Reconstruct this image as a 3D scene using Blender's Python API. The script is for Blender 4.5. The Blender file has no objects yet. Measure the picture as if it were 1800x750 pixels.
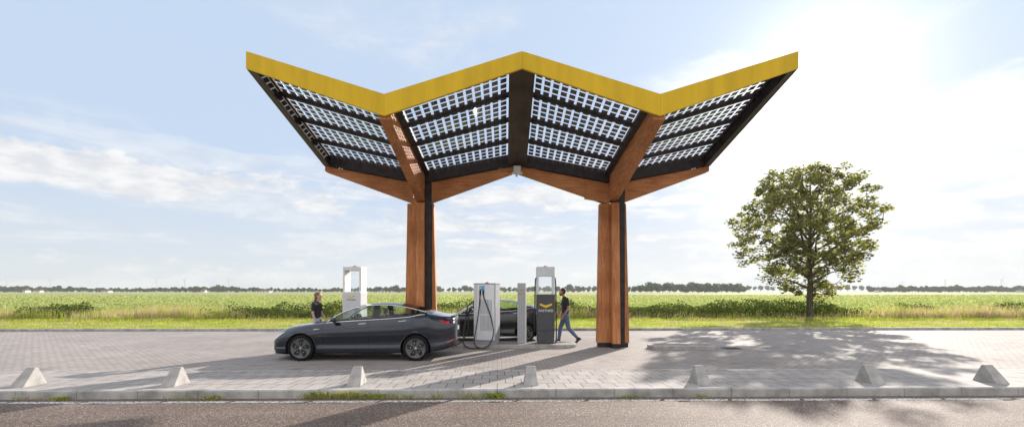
import bpy, bmesh, math, random
import numpy as np
from mathutils import Vector, Matrix
R = math.radians
rnd = random.Random(7)
S = bpy.context.scene
COL = S.collection
GA = R(1.0)                      # the roadway runs one degree off the canopy
def G(x, y, z=0.0):
    return (x*math.cos(GA)-y*math.sin(GA), x*math.sin(GA)+y*math.cos(GA), z)

# ------------------------------------------------------------ materials
def new_mat(name):
    m = bpy.data.materials.new(name); m.use_nodes = True
    nt = m.node_tree
    b = nt.nodes['Principled BSDF']
    return m, nt, b
def noise_mix(nt, c1, c2, scale, detail=4, lo=.35, hi=.65, coord='Object', stretch=None, dist=0):
    tc = nt.nodes.new('ShaderNodeTexCoord'); mp = nt.nodes.new('ShaderNodeMapping')
    if stretch: mp.inputs['Scale'].default_value = stretch
    nt.links.new(tc.outputs[coord], mp.inputs[0])
    n = nt.nodes.new('ShaderNodeTexNoise'); n.inputs['Scale'].default_value = scale
    n.inputs['Detail'].default_value = detail; n.inputs['Distortion'].default_value = dist
    nt.links.new(mp.outputs[0], n.inputs['Vector'])
    r = nt.nodes.new('ShaderNodeValToRGB')
    r.color_ramp.elements[0].position = lo; r.color_ramp.elements[1].position = hi
    r.color_ramp.elements[0].color = (*c1, 1); r.color_ramp.elements[1].color = (*c2, 1)
    nt.links.new(n.outputs['Fac'], r.inputs[0])
    return r.outputs[0], n, mp
def mulc(nt, a, b, fac=1.0, mode='MULTIPLY'):
    mx = nt.nodes.new('ShaderNodeMix'); mx.data_type = 'RGBA'; mx.blend_type = mode
    mx.inputs[0].default_value = fac
    for sock, v in ((mx.inputs[6], a), (mx.inputs[7], b)):
        if isinstance(v, tuple): sock.default_value = (*v, 1)
        else: nt.links.new(v, sock)
    return mx.outputs[2]
def bump(nt, b, h, strength=.3, dist=.01):
    bp = nt.nodes.new('ShaderNodeBump'); bp.inputs['Strength'].default_value = strength
    bp.inputs['Distance'].default_value = dist
    nt.links.new(h, bp.inputs['Height']); nt.links.new(bp.outputs[0], b.inputs['Normal'])
def simple(name, col, rough=.5, metal=0, var=.12, scale=8, coat=0, spec=.5, stretch=None):
    m, nt, b = new_mat(name)
    c2 = tuple(max(0, v*(1-var)) for v in col); c1 = tuple(min(1, v*(1+var)) for v in col)
    c, n, _ = noise_mix(nt, c2, c1, scale, stretch=stretch)
    nt.links.new(c, b.inputs['Base Color'])
    b.inputs['Roughness'].default_value = rough; b.inputs['Metallic'].default_value = metal
    b.inputs['Coat Weight'].default_value = coat; b.inputs['Coat Roughness'].default_value = .03
    b.inputs['Specular IOR Level'].default_value = spec
    return m
def wood_mat(name, stretch):
    m, nt, b = new_mat(name)
    g1, n1, _ = noise_mix(nt, (.40, .155, .06), (.68, .31, .13), 3.5, 8, .3, .7, stretch=stretch, dist=.3)
    g2, n2, _ = noise_mix(nt, (.72, .64, .58), (1, 1, 1), 14, 6, .36, .52, stretch=tuple(v*1.6 for v in stretch))
    g3, n3, _ = noise_mix(nt, (.72, .66, .6), (1, 1, 1), 1.1, 3, .35, .6)
    c = mulc(nt, g1, g2); c = mulc(nt, c, g3)
    # thin lamella joints of the glued timber
    nt.links.new(c, b.inputs['Base Color']); b.inputs['Roughness'].default_value = .6; b.inputs['Specular IOR Level'].default_value = .2
    bump(nt, b, n2.outputs['Fac'], .15, .004)
    return m
WOODZ = wood_mat('wood_upright', (9, 9, .45))
WOODX = wood_mat('wood_cross', (.45, 9, 9))
WOODY = wood_mat('wood_long', (9, .45, 9))
STEEL = simple('dark_steel', (.030, .025, .025), .5, 0, .3, 5, spec=.25)
STEELG = simple('dark_gloss_steel', (.022, .015, .012), .6, 0, .3, 5, spec=.04)
BROWN = simple('dark_brown_soffit', (.06, .04, .031), .5, 0, .25, 2, spec=.25)
YELLOW = simple('yellow_fascia', (.64, .42, .016), .6, 0, .09, 1.6, spec=.25, stretch=(2.5, 2.5, .35))
YELLOW2 = simple('yellow_logo', (.8, .52, .01), .5)
WHITEP = simple('white_plastic', (.7, .7, .7), .4, var=.05)
LGREY = simple('light_grey_paint', (.62, .64, .68), .38, var=.05)
MGREY = simple('mid_grey_paint', (.34, .355, .39), .38, var=.06)
DGREY = simple('dark_grey_paint', (.055, .058, .066), .4, var=.08)
RUBBER = simple('black_rubber', (.008, .008, .008), .8, var=.2, spec=.2)
CABLE = simple('black_cable', (.01, .01, .011), .45, var=.2)
BLUE = simple('blue_label', (.03, .38, .62), .4)
CHROME = simple('satin_chrome', (.75, .76, .8), .18, 1, .05)
RED = simple('red_lens', (.5, .012, .02), .12, coat=.5)
LENS = simple('clear_lens', (.6, .6, .58), .08, coat=1)
INTER = simple('black_interior', (.012, .012, .013), .7)
SEATM = simple('seat_leather', (.03, .03, .032), .5)
RIMM = simple('rim_grey', (.11, .114, .122), .42, .5)
BLACKP = simple('black_trim', (.01, .01, .01), .25)
MIDGR_PAINT = simple('car_metallic_grey', (.014, .021, .036), .24, .6, .06, 60, coat=1)
BLACK_PAINT = simple('car_black', (.008, .008, .009), .25, .1, .1, 60, coat=1)
def conc(name, a, b_, rough=.85):
    m, nt, b = new_mat(name)
    c1, n1, _ = noise_mix(nt, tuple(v*.82 for v in a), b_, 4.2, 7, .3, .62)
    c2, n2, _ = noise_mix(nt, (.78, .77, .75), (1, 1, 1), 70, 4, .3, .6)
    nt.links.new(mulc(nt, c1, c2), b.inputs['Base Color']); b.inputs['Roughness'].default_value = rough
    bump(nt, b, n2.outputs['Fac'], .3, .004)
    return m
CONC = conc('concrete', (.32, .31, .305), (.42, .41, .40))
KERBM = conc('kerb_concrete', (.30, .295, .285), (.44, .43, .42))

def glass_mat(name, tint, gl=.12, rough=.01):
    m, nt, b = new_mat(name); nt.nodes.remove(b)
    out = [n for n in nt.nodes if n.type == 'OUTPUT_MATERIAL'][0]
    t = nt.nodes.new('ShaderNodeBsdfTransparent'); t.inputs[0].default_value = (*tint, 1)
    g = nt.nodes.new('ShaderNodeBsdfGlossy'); g.inputs['Roughness'].default_value = rough
    f = nt.nodes.new('ShaderNodeLayerWeight'); f.inputs[0].default_value = .5
    pw = nt.nodes.new('ShaderNodeMath'); pw.operation = 'POWER'; pw.inputs[1].default_value = 4.5
    nt.links.new(f.outputs['Facing'], pw.inputs[0])
    ad = nt.nodes.new('ShaderNodeMath'); ad.operation = 'MULTIPLY_ADD'; ad.inputs[1].default_value = .8; ad.inputs[2].default_value = gl; ad.use_clamp = True
    nt.links.new(pw.outputs[0], ad.inputs[0])
    mx = nt.nodes.new('ShaderNodeMixShader')
    nt.links.new(ad.outputs[0], mx.inputs[0]); nt.links.new(t.outputs[0], mx.inputs[1]); nt.links.new(g.outputs[0], mx.inputs[2])
    nt.links.new(mx.outputs[0], out.inputs[0])
    return m
CARGLASS = glass_mat('car_glass', (.74, .82, .78), .05)
DARKGLASS = glass_mat('dark_glass', (.06, .06, .065), .06)
PVGLASS = glass_mat('solar_glass', (.93, .95, .97), .06, .05)
CELL = simple('solar_cell', (.09, .07, .072), .3, 0, .5, 14)

def leaf_mat(name, c1, c2, trans=.45, sc=3.0, tcol=None):
    m, nt, b = new_mat(name); nt.nodes.remove(b)
    out = [n for n in nt.nodes if n.type == 'OUTPUT_MATERIAL'][0]
    c, n, _ = noise_mix(nt, c1, c2, sc, 3, .35, .65)
    geo = nt.nodes.new('ShaderNodeNewGeometry')
    rr = nt.nodes.new('ShaderNodeMapRange'); rr.inputs[3].default_value = .65; rr.inputs[4].default_value = 1.35
    nt.links.new(geo.outputs['Random Per Island'], rr.inputs[0])
    vm = nt.nodes.new('ShaderNodeVectorMath'); vm.operation = 'SCALE'
    nt.links.new(c, vm.inputs[0]); nt.links.new(rr.outputs[0], vm.inputs['Scale'])
    d = nt.nodes.new('ShaderNodeBsdfDiffuse'); t = nt.nodes.new('ShaderNodeBsdfTranslucent')
    nt.links.new(vm.outputs[0], d.inputs[0])
    tv = nt.nodes.new('ShaderNodeVectorMath'); tv.operation = 'MULTIPLY'; tv.inputs[1].default_value = tcol or (1.5, 1.7, .7)
    nt.links.new(vm.outputs[0], tv.inputs[0]); nt.links.new(tv.outputs[0], t.inputs[0])
    mx = nt.nodes.new('ShaderNodeMixShader'); mx.inputs[0].default_value = trans
    nt.links.new(d.outputs[0], mx.inputs[1]); nt.links.new(t.outputs[0], mx.inputs[2])
    nt.links.new(mx.outputs[0], out.inputs[0])
    return m
LEAF = leaf_mat('tree_leaf', (.15, .14, .07), (.28, .255, .15), .55)
FARLEAF = leaf_mat('far_leaf', (.045, .07, .03), (.08, .105, .045), .2, .4)
GRASSM = leaf_mat('verge_grass', (.24, .29, .045), (.42, .45, .09), .5, .7, (1.2, 1.35, .6))
DRYM = leaf_mat('dry_grass', (.44, .35, .24), (.62, .50, .38), .45, 1.5, (1.2, 1.1, .9))
SHRUBM = leaf_mat('shrub_leaf', (.04, .058, .02), (.115, .135, .045), .25, 1.5)
CROPM = leaf_mat('crop_leaf', (.24, .27, .105), (.45, .47, .23), .4, .9, (1.15, 1.3, .75))
BARK = simple('bark', (.10, .08, .06), .9, 0, .35, 6, stretch=(6, 6, .8))

def brick_mat(name, w, h, mort, cols, mcol, rot=0, rough=.75, off=.5, strength=.5, wear=(.8, 1.0)):
    m, nt, b = new_mat(name)
    tc = nt.nodes.new('ShaderNodeTexCoord'); mp = nt.nodes.new('ShaderNodeMapping'); mp.inputs['Rotation'].default_value = (0, 0, rot)
    nt.links.new(tc.outputs['Object'], mp.inputs[0])
    br = nt.nodes.new('ShaderNodeTexBrick')
    br.inputs['Color1'].default_value = (*cols[0], 1); br.inputs['Color2'].default_value = (*cols[1], 1)
    br.inputs['Mortar'].default_value = (*mcol, 1); br.inputs['Scale'].default_value = 1
    br.inputs['Mortar Size'].default_value = mort; br.inputs['Brick Width'].default_value = w
    br.inputs['Row Height'].default_value = h; br.inputs['Mortar Smooth'].default_value = .2; br.offset = off
    nt.links.new(mp.outputs[0], br.inputs['Vector'])
    c2, n2, _ = noise_mix(nt, tuple([wear[0]]*3), tuple([wear[1]]*3), .5, 6, .3, .7)
    c3, n3, _ = noise_mix(nt, (.82, .82, .82), (1, 1, 1), 45, 3, .3, .7)
    c5, n5, _ = noise_mix(nt, (.74, .73, .72), (1, 1, 1), 1.7, 5, .28, .42)
    c = mulc(nt, mulc(nt, mulc(nt, br.outputs[0], c2), c3), c5)
    nt.links.new(c, b.inputs['Base Color']); b.inputs['Roughness'].default_value = .84; b.inputs['Specular IOR Level'].default_value = .3
    inv = nt.nodes.new('ShaderNodeMath'); inv.operation = 'SUBTRACT'; inv.inputs[0].default_value = 1
    nt.links.new(br.outputs['Fac'], inv.inputs[1])
    bump(nt, b, inv.outputs[0], strength, .006)
    return m
PAVE = brick_mat('brick_paving', .21, .105, .009, ((.34, .31, .295), (.42, .385, .365)), (.18, .16, .15), R(45)*0, .72)
TILE = brick_mat('slab_paving', .30, .46, .008, ((.34, .32, .31), (.42, .395, .38)), (.07, .06, .055), 0, .8, wear=(.85, 1))
def asphalt():
    m, nt, b = new_mat('asphalt')
    tc = nt.nodes.new('ShaderNodeTexCoord')
    v = nt.nodes.new('ShaderNodeTexVoronoi'); v.inputs['Scale'].default_value = 75
    nt.links.new(tc.outputs['Object'], v.inputs['Vector'])
    r = nt.nodes.new('ShaderNodeValToRGB')
    e = r.color_ramp.elements
    e[0].position = 0; e[0].color = (.07, .055, .048, 1); e[1].position = 1; e[1].color = (.62, .54, .48, 1)
    x = e.new(.45); x.color = (.155, .12, .10, 1)
    x = e.new(.75); x.color = (.28, .215, .18, 1)
    nt.links.new(v.outputs['Color'], r.inputs[0])
    c2, n2, _ = noise_mix(nt, (.78, .76, .75), (1.0, 1, 1), .8, 5, .3, .7)
    c3, n3, _ = noise_mix(nt, (.7, .7, .7), (1.0, 1, 1), 22, 4, .3, .6)
    c4, n4, _ = noise_mix(nt, (.80, .79, .78), (1.0, 1, 1), 1.3, 3, .38, .62, stretch=(.06, 1.4, 1))
    nt.links.new(mulc(nt, mulc(nt, mulc(nt, r.outputs[0], c2), c3), c4), b.inputs['Base Color']); b.inputs['Roughness'].default_value = .78; b.inputs['Specular IOR Level'].default_value = .35
    bump(nt, b, v.outputs['Distance'], .6, .008)
    return m
ASPH = asphalt()
def line_mat():
    m, nt, b = new_mat('worn_road_paint')
    c, n, _ = noise_mix(nt, (.20, .18, .17), (.66, .65, .63), 28, 5, .42, .56)
    nt.links.new(c, b.inputs['Base Color']); b.inputs['Roughness'].default_value = .7
    return m
LINEM = line_mat()
def field_mat():
    m, nt, b = new_mat('field_green')
    c1, n1, _ = noise_mix(nt, (.22, .24, .10), (.38, .38, .20), .35, 8, .35, .65, stretch=(.35, 1, 1))
    c2, n2, _ = noise_mix(nt, (.75, .8, .7), (1.15, 1.1, 1), .012, 3, .4, .6, stretch=(.15, 1, 1))
    nt.links.new(mulc(nt, c1, c2), b.inputs['Base Color']); b.inputs['Roughness'].default_value = .9
    b.inputs['Specular IOR Level'].default_value = .1
    return m
FIELD = field_mat()
VERGE = simple('verge_soil_grass', (.26, .28, .07), .95, 0, .35, 1.2, spec=.1)
SKIN = simple('skin', (.42, .22, .15), .5, var=.05)
SKIN2 = simple('skin_pale', (.55, .33, .25), .5, var=.05)
SHIRT = simple('black_cloth', (.02, .022, .028), .85)
JEANS = simple('blue_denim', (.10, .16, .26), .85, var=.25, scale=25)
JEANS2 = simple('pale_denim', (.38, .46, .58), .85, var=.15, scale=25)
HAIRD = simple('dark_hair', (.02, .012, .008), .6)
HAIRB = simple('light_brown_hair', (.16, .09, .045), .5, var=.3, scale=20, stretch=(8, 8, 1))
TURB = simple('turbine_grey', (.40, .42, .46), .5)
ROOFM = simple('roof_tiles', (.12, .085, .075), .8)
WALLW = simple('white_render', (.72, .70, .66), .8)

# ------------------------------------------------------------ mesh helpers
class MB:
    def __init__(s): s.v = []; s.f = []; s.m = []
    def add(s, vs, fs, mi=0):
        o = len(s.v); s.v += [tuple(p) for p in vs]
        s.f += [tuple(i+o for i in f) for f in fs]; s.m += [mi]*len(fs)
    def hexa(s, b, t, mi=0):        # four bottom, four top points
        s.add(list(b)+list(t), [(3,2,1,0),(4,5,6,7),(0,1,5,4),(1,2,6,5),(2,3,7,6),(3,0,4,7)], mi)
    def box(s, x0, x1, y0, y1, z0, z1, mi=0):
        s.hexa([(x0,y0,z0),(x1,y0,z0),(x1,y1,z0),(x0,y1,z0)], [(x0,y0,z1),(x1,y0,z1),(x1,y1,z1),(x0,y1,z1)], mi)
    def prism(s, poly, y0, y1, mi=0):   # polygon in x,z, run along y
        n = len(poly)
        vs = [(p[0], y0, p[1]) for p in poly]+[(p[0], y1, p[1]) for p in poly]
        fs = [tuple(range(n)), tuple(range(2*n-1, n-1, -1))]+[(i, n+i, n+(i+1) % n, (i+1) % n) for i in range(n)]
        s.add(vs, fs, mi)
    def prismx(s, poly, x0, x1, mi=0):  # polygon in y,z, run along x
        n = len(poly)
        vs = [(x0, p[0], p[1]) for p in poly]+[(x1, p[0], p[1]) for p in poly]
        fs = [tuple(range(n-1, -1, -1)), tuple(range(n, 2*n))]+[(i, (i+1) % n, n+(i+1) % n, n+i) for i in range(n)]
        s.add(vs, fs, mi)
    def prismz(s, poly, z0, z1, mi=0):
        n = len(poly)
        vs = [(p[0], p[1], z0) for p in poly]+[(p[0], p[1], z1) for p in poly]
        fs = [tuple(range(n-1, -1, -1)), tuple(range(n, 2*n))]+[(i, (i+1) % n, n+(i+1) % n, n+i) for i in range(n)]
        s.add(vs, fs, mi)
    def tube(s, pts, rad, n=8, mi=0):
        pts = [Vector(p) for p in pts]
        if not hasattr(rad, '__len__'): rad = [rad]*len(pts)
        prev = None; rings = []
        for i, p in enumerate(pts):
            d = (pts[min(i+1, len(pts)-1)]-pts[max(i-1, 0)])
            d = d.normalized() if d.length > 1e-9 else Vector((0, 0, 1))
            if prev is None:
                a = Vector((0, 0, 1)) if abs(d.z) < .9 else Vector((1, 0, 0))
                u = d.cross(a).normalized()
            else:
                u = (prev-d*prev.dot(d)); u = u.normalized() if u.length > 1e-6 else d.orthogonal().normalized()
            prev = u; w = d.cross(u)
            rings.append([p+(u*math.cos(2*math.pi*k/n)+w*math.sin(2*math.pi*k/n))*rad[i] for k in range(n)])
        vs = [q for r in rings for q in r]; fs = []
        for i in range(len(pts)-1):
            for k in range(n):
                fs.append((i*n+k, i*n+(k+1) % n, (i+1)*n+(k+1) % n, (i+1)*n+k))
        fs.append(tuple(range(n-1, -1, -1))); L = (len(pts)-1)*n; fs.append(tuple(range(L, L+n)))
        s.add(vs, fs, mi)
    def build(s, name, mats, parent=None, smooth=False, bevel=0):
        me = bpy.data.meshes.new(name); me.from_pydata(s.v, [], s.f)
        if not isinstance(mats, (list, tuple)): mats = [mats]
        for m in mats: me.materials.append(m)
        me.polygons.foreach_set('material_index', s.m)
        if smooth: me.polygons.foreach_set('use_smooth', [True]*len(s.f))
        bm = bmesh.new(); bm.from_mesh(me); bmesh.ops.recalc_face_normals(bm, faces=bm.faces)
        bm.to_mesh(me); bm.free(); me.update()
        o = bpy.data.objects.new(name, me); COL.objects.link(o)
        if parent: o.parent = parent
        if bevel:
            md = o.modifiers.new('b', 'BEVEL'); md.width = bevel; md.segments = 2; md.limit_method = 'ANGLE'; md.angle_limit = R(40)
        return o
def tag(o, label=None, cat=None, group=None, kind=None):
    if label: o['label'] = label
    if cat: o['category'] = cat
    if group: o['group'] = group
    if kind: o['kind'] = kind
    return o
def empty(name, loc=(0, 0, 0), rz=0, **k):
    o = bpy.data.objects.new(name, None); COL.objects.link(o); o.location = loc; o.rotation_euler = (0, 0, rz)
    o.empty_display_size = .1
    return tag(o, **k)
def copy_tree(o, parent=None, depth=0):
    c = o.copy(); COL.objects.link(c)
    if parent: c.parent = parent
    for ch in [q for q in bpy.data.objects if q.parent == o]:
        copy_tree(ch, c)
    return c
def spline(pts, n=6):
    P = [Vector(p) for p in pts]; out = []
    for i in range(len(P)-1):
        p0 = P[max(i-1, 0)]; p1 = P[i]; p2 = P[i+1]; p3 = P[min(i+2, len(P)-1)]
        for k in range(n):
            t = k/n
            out.append(.5*((2*p1)+(p2-p0)*t+(2*p0-5*p1+4*p2-p3)*t*t+(3*p1-p0-3*p2+p3)*t**3))
    out.append(P[-1]); return out
def text_mesh(txt, size, name, mat, parent, loc, rot, extrude=.002, spacing=1.0):
    cu = bpy.data.curves.new('t', 'FONT'); cu.body = txt; cu.size = size; cu.extrude = extrude
    cu.align_x = 'CENTER'; cu.space_character = spacing; cu.offset = size*.018
    t = bpy.data.objects.new('t', cu); COL.objects.link(t)
    bpy.context.view_layer.update()
    me = bpy.data.meshes.new_from_object(t.evaluated_get(bpy.context.evaluated_depsgraph_get()))
    bpy.data.objects.remove(t)
    me.materials.clear(); me.materials.append(mat)
    o = bpy.data.objects.new(name, me); COL.objects.link(o); o.parent = parent
    o.location = loc; o.rotation_euler = rot
    return o

# ------------------------------------------------------------ camera
cam = bpy.data.cameras.new('camera'); co = bpy.data.objects.new('camera', cam); COL.objects.link(co)
CH = 1.75
co.location = (0, 0, CH); co.rotation_euler = (R(90), 0, 0)
cam.sensor_width = 36; cam.lens = 16.0
cam.shift_y = 136/1800; cam.shift_x = 12/1800
cam.clip_end = 20000; cam.clip_start = .05
S.camera = co

# ------------------------------------------------------------ world & sun
SUN_AZ = R(35.0); SUN_EL = R(20.5)
sd = Vector((math.sin(SUN_AZ)*math.cos(SUN_EL), math.cos(SUN_AZ)*math.cos(SUN_EL), math.sin(SUN_EL)))
sl = bpy.data.lights.new('sun', 'SUN'); sl.energy = 4.5; sl.angle = R(.55); sl.color = (1, .90, .80)
so = bpy.data.objects.new('sun', sl); COL.objects.link(so); so.rotation_euler = sd.to_track_quat('Z', 'Y').to_euler()
W = bpy.data.worlds.new('World'); S.world = W; W.use_nodes = True
nt = W.node_tree; N = nt.nodes; Lk = nt.links
bg = N['Background']
sky = N.new('ShaderNodeTexSky'); sky.sky_type = 'NISHITA'; sky.sun_disc = False
sky.sun_elevation = SUN_EL; sky.sun_rotation = SUN_AZ
sky.air_density = 1.0; sky.dust_density = 1.2; sky.ozone_density = 1.5
tc = N.new('ShaderNodeTexCoord')
sep = N.new('ShaderNodeSeparateXYZ'); Lk.new(tc.outputs['Generated'], sep.inputs[0])
def M(op, a, b=None, c=None, clamp=False):
    n = N.new('ShaderNodeMath'); n.operation = op; n.use_clamp = clamp
    for i, v in enumerate((a, b, c)):
        if v is None: continue
        if isinstance(v, (int, float)): n.inputs[i].default_value = v
        else: Lk.new(v, n.inputs[i])
    return n.outputs[0]
def SM(v, lo, hi):
    n = N.new('ShaderNodeMapRange'); n.interpolation_type = 'SMOOTHSTEP'
    Lk.new(v, n.inputs[0]); n.inputs[1].default_value = lo; n.inputs[2].default_value = hi
    return n.outputs[0]
X, Y, Z = sep.outputs
el = M('MULTIPLY', M('ARCSINE', Z), 57.2958)       # elevation, degrees
az = M('MULTIPLY', M('ARCTAN2', X, Y), 57.2958)    # azimuth, degrees
def nz(sx, sy, scale, detail, rough=.55, dist=0., seed=0.):
    c = N.new('ShaderNodeCombineXYZ')
    Lk.new(M('MULTIPLY', az, sx), c.inputs[0]); Lk.new(M('MULTIPLY', el, sy), c.inputs[1]); c.inputs[2].default_value = seed
    n = N.new('ShaderNodeTexNoise'); n.inputs['Scale'].default_value = scale; n.inputs['Detail'].default_value = detail
    n.inputs['Roughness'].default_value = rough; n.inputs['Distortion'].default_value = dist
    Lk.new(c.outputs[0], n.inputs['Vector']); return n.outputs['Fac']
dots = N.new('ShaderNodeVectorMath'); dots.operation = 'DOT_PRODUCT'
Lk.new(tc.outputs['Generated'], dots.inputs[0]); dots.inputs[1].default_value = sd
dv = dots.outputs['Value']
n_puff = nz(.055, .14, 1.6, 10, .6, .2, 3.1)      # broad broken clouds
n_fine = nz(.2, .5, 1.4, 8, .62, .3, 9.4)
n_streak = nz(.035, .32, 1.3, 9, .62, .5, 5.2)
# cloud belt about 12 degrees up, left of the sun
belt = M('MULTIPLY', SM(el, 7.6, 9.8), M('SUBTRACT', 1, SM(M('ADD', el, M('MULTIPLY', n_fine, -3.5)), 9.8, 13.2)))
belt = M('MULTIPLY', belt, M('SUBTRACT', 1, SM(az, -24, -8)))
c1 = SM(M('ADD', M('ADD', n_puff, M('MULTIPLY', n_fine, .3)), M('MULTIPLY', belt, .42)), .86, 1.10)
c1 = M('MULTIPLY', c1, SM(belt, .0, .35))
# thin streaky sheets lower down, strongest towards the middle
lowz = M('MULTIPLY', SM(el, 1.5, 4.5), M('SUBTRACT', 1, SM(el, 13, 18)))
mid = M('ADD', .5, M('MULTIPLY', SM(az, -24, -6), .5))
c2 = M('MULTIPLY', M('MULTIPLY', SM(M('ADD', n_streak, M('MULTIPLY', n_fine, .25)), .54, .72), lowz), mid)
# small heaps along the horizon
hz = nz(.16, .35, 1.5, 8, .6, .2, 1.7)
c3 = SM(M('SUBTRACT', M('ADD', hz, M('MULTIPLY', n_fine, .3)), M('MULTIPLY', el, .075)), .47, .58)
c3 = M('MULTIPLY', c3, .8)
# thin wisps high up
c4 = M('MULTIPLY', SM(nz(.03, .06, 1.4, 7, .6, .6, 8.8), .55, .75), .35)
cm = M('MAXIMUM', M('MAXIMUM', c1, c2), M('MAXIMUM', c3, c4), clamp=True)
# bright cloud bank round the sun
btop = M('ADD', 17.3, M('MULTIPLY', M('SUBTRACT', 1, SM(az, 34, 43)), 6.5))
edge = M('MULTIPLY', M('SUBTRACT', M('ADD', n_puff, M('MULTIPLY', n_fine, .4)), .7), 6)
bank = M('SUBTRACT', 1, SM(M('SUBTRACT', M('SUBTRACT', el, edge), btop), -1.6, 1.4))
bank = M('MULTIPLY', bank, SM(M('ADD', az, M('MULTIPLY', edge, 1.2)), 12, 31))
bank = M('MULTIPLY', bank, M('MAXIMUM', SM(M('ADD', el, edge), 6.5, 11), M('SUBTRACT', 1, SM(az, 38, 43))))
cm = M('MAXIMUM', cm, M('MULTIPLY', bank, M('SUBTRACT', 1, SM(az, 62, 85))), clamp=True)
# colours (scaled radiance, the same units as the sky below)
def RGBc(c):
    n = N.new('ShaderNodeRGB'); n.outputs[0].default_value = (*c, 1); return n.outputs[0]
def MIX(f, a, b, mode='MIX'):
    n = N.new('ShaderNodeMix'); n.data_type = 'RGBA'; n.blend_type = mode; n.clamp_factor = True
    if isinstance(f, (int, float)): n.inputs[0].default_value = f
    else: Lk.new(f, n.inputs[0])
    Lk.new(a, n.inputs[6]); Lk.new(b, n.inputs[7]); return n.outputs[2]
def SC(c, f):
    n = N.new('ShaderNodeVectorMath'); n.operation = 'SCALE'; Lk.new(c, n.inputs[0])
    if isinstance(f, (int, float)): n.inputs['Scale'].default_value = f
    else: Lk.new(f, n.inputs['Scale'])
    return n.outputs[0]
SKY_STR = .10
skyc = sky.outputs[0]
# milky veil of thin high cloud over the whole sky
veil = RGBc((2.75, 3.4, 4.4))
veil2 = RGBc((3.35, 3.7, 4.15))
vh = MIX(M('SUBTRACT', 1, SM(el, 0, 14)), veil, veil2)
base = MIX(.965, skyc, vh)
cl_shade = MIX(SM(M('ADD', n_fine, M('MULTIPLY', n_streak, .5)), .62, .95), RGBc((3.7, 3.8, 4.05)), RGBc((4.75, 4.75, 4.8)))
cloudc = cl_shade
bright = M('ADD', 1, M('MULTIPLY', M('POWER', M('MAXIMUM', dv, 0), 30), .6))
colr = MIX(cm, base, SC(cloudc, bright))
g2 = SC(RGBc((1, .97, .92)), M('ADD', M('MULTIPLY', M('POWER', M('MAXIMUM', dv, 0), 14), .4), M('MULTIPLY', M('POWER', M('MAXIMUM', dv, 0), 160), 3)))
ad = N.new('ShaderNodeVectorMath'); ad.operation = 'ADD'; Lk.new(colr, ad.inputs[0]); Lk.new(g2, ad.inputs[1])
# bright cloud cover added behind the camera, out of view, to lift fill light
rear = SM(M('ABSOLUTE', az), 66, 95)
rear_fill = M('MULTIPLY', M('MULTIPLY', rear, SM(n_puff, .36, .56)), SM(el, -4, 4))
fin_c = MIX(rear_fill, ad.outputs[0], RGBc((7.6, 7.2, 6.8)))
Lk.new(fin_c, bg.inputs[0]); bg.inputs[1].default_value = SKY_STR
S.view_settings.view_transform = 'Standard'; S.view_settings.look = 'None'
S.view_settings.exposure = 1.05; S.view_settings.gamma = 1; S.view_settings.use_curve_mapping = False

# ------------------------------------------------------------ ground
def sheet(name, x0, x1, y0, y1, z0, z1, mat, nx=1, ny=1):
    b = MB(); vs = []; fs = []
    for j in range(ny+1):
        for i in range(nx+1):
            vs.append((x0+(x1-x0)*i/nx, y0+(y1-y0)*j/ny, z0+(z1-z0)*j/ny))
    for j in range(ny):
        for i in range(nx):
            a = j*(nx+1)+i; fs.append((a, a+1, a+nx+2, a+nx+1))
    b.add(vs, fs); o = b.build(name, mat); o.rotation_euler.z = GA
    return tag(o, kind='structure')
KY = 7.70; ZR = -.05
tag(sheet('ground', -2400, 2400, -400, 2500, -.16, -.16, FIELD), kind='structure')
sheet('road', -140, 140, -40, KY+.02, ZR, ZR, ASPH)
b = MB(); b.hexa([(-140, KY+.125, -.1), (140, KY+.125, -.1), (140, 9.86, -.1), (-140, 9.86, -.1)],
                 [(-140, KY+.125, .085), (140, KY+.125, .085), (140, 9.86, .035), (-140, 9.86, .035)])
o = b.build('pavement', TILE); o.rotation_euler.z = GA; tag(o, kind='structure')
sheet('parking_bay', -140, 140, 9.84, 20.12, 0, 0, PAVE)
sheet('grass_verge_ground', -140, 140, 20.22, 27.4, .07, .0, VERGE)
sheet('ditch_bank', -140, 140, 27.4, 30.5, -.004, -.14, VERGE)
def kerb(name, y0, y1, zb, zt, seg, x0=-60, x1=60):
    b = MB(); x = x0
    while x < x1:
        xe = x+seg-.008
        c = .02
        b.prismx([(y0, zb), (y0, zt-c), (y0+c, zt), (y1, zt), (y1, zb)], x, xe)
        x += seg
    o = b.build(name, KERBM); o.rotation_euler.z = GA; return tag(o, kind='structure')
kerb('road_kerb', KY, KY+.12, -.2, .092, 1.0)
kerb('verge_kerb', 20.1, 20.24, -.1, .11, 1.0)
kerb('pavement_edge_strip', 9.865, 9.93, -.1, .037, 1.0)
# worn edge line painted on the road
b = MB(); x = -30
while x < 30:
    L = 1.12+rnd.uniform(-.1, .1)
    for k in range(1):
        b.add([(x, 7.40, ZR+.004), (x+L, 7.40, ZR+.004), (x+L+.07, 7.52, ZR+.004), (x+.07, 7.52, ZR+.004)], [(0, 1, 2, 3)])
    x += L+.07
o = b.build('road_line', LINEM); o.rotation_euler.z = GA; tag(o, kind='structure')
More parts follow.
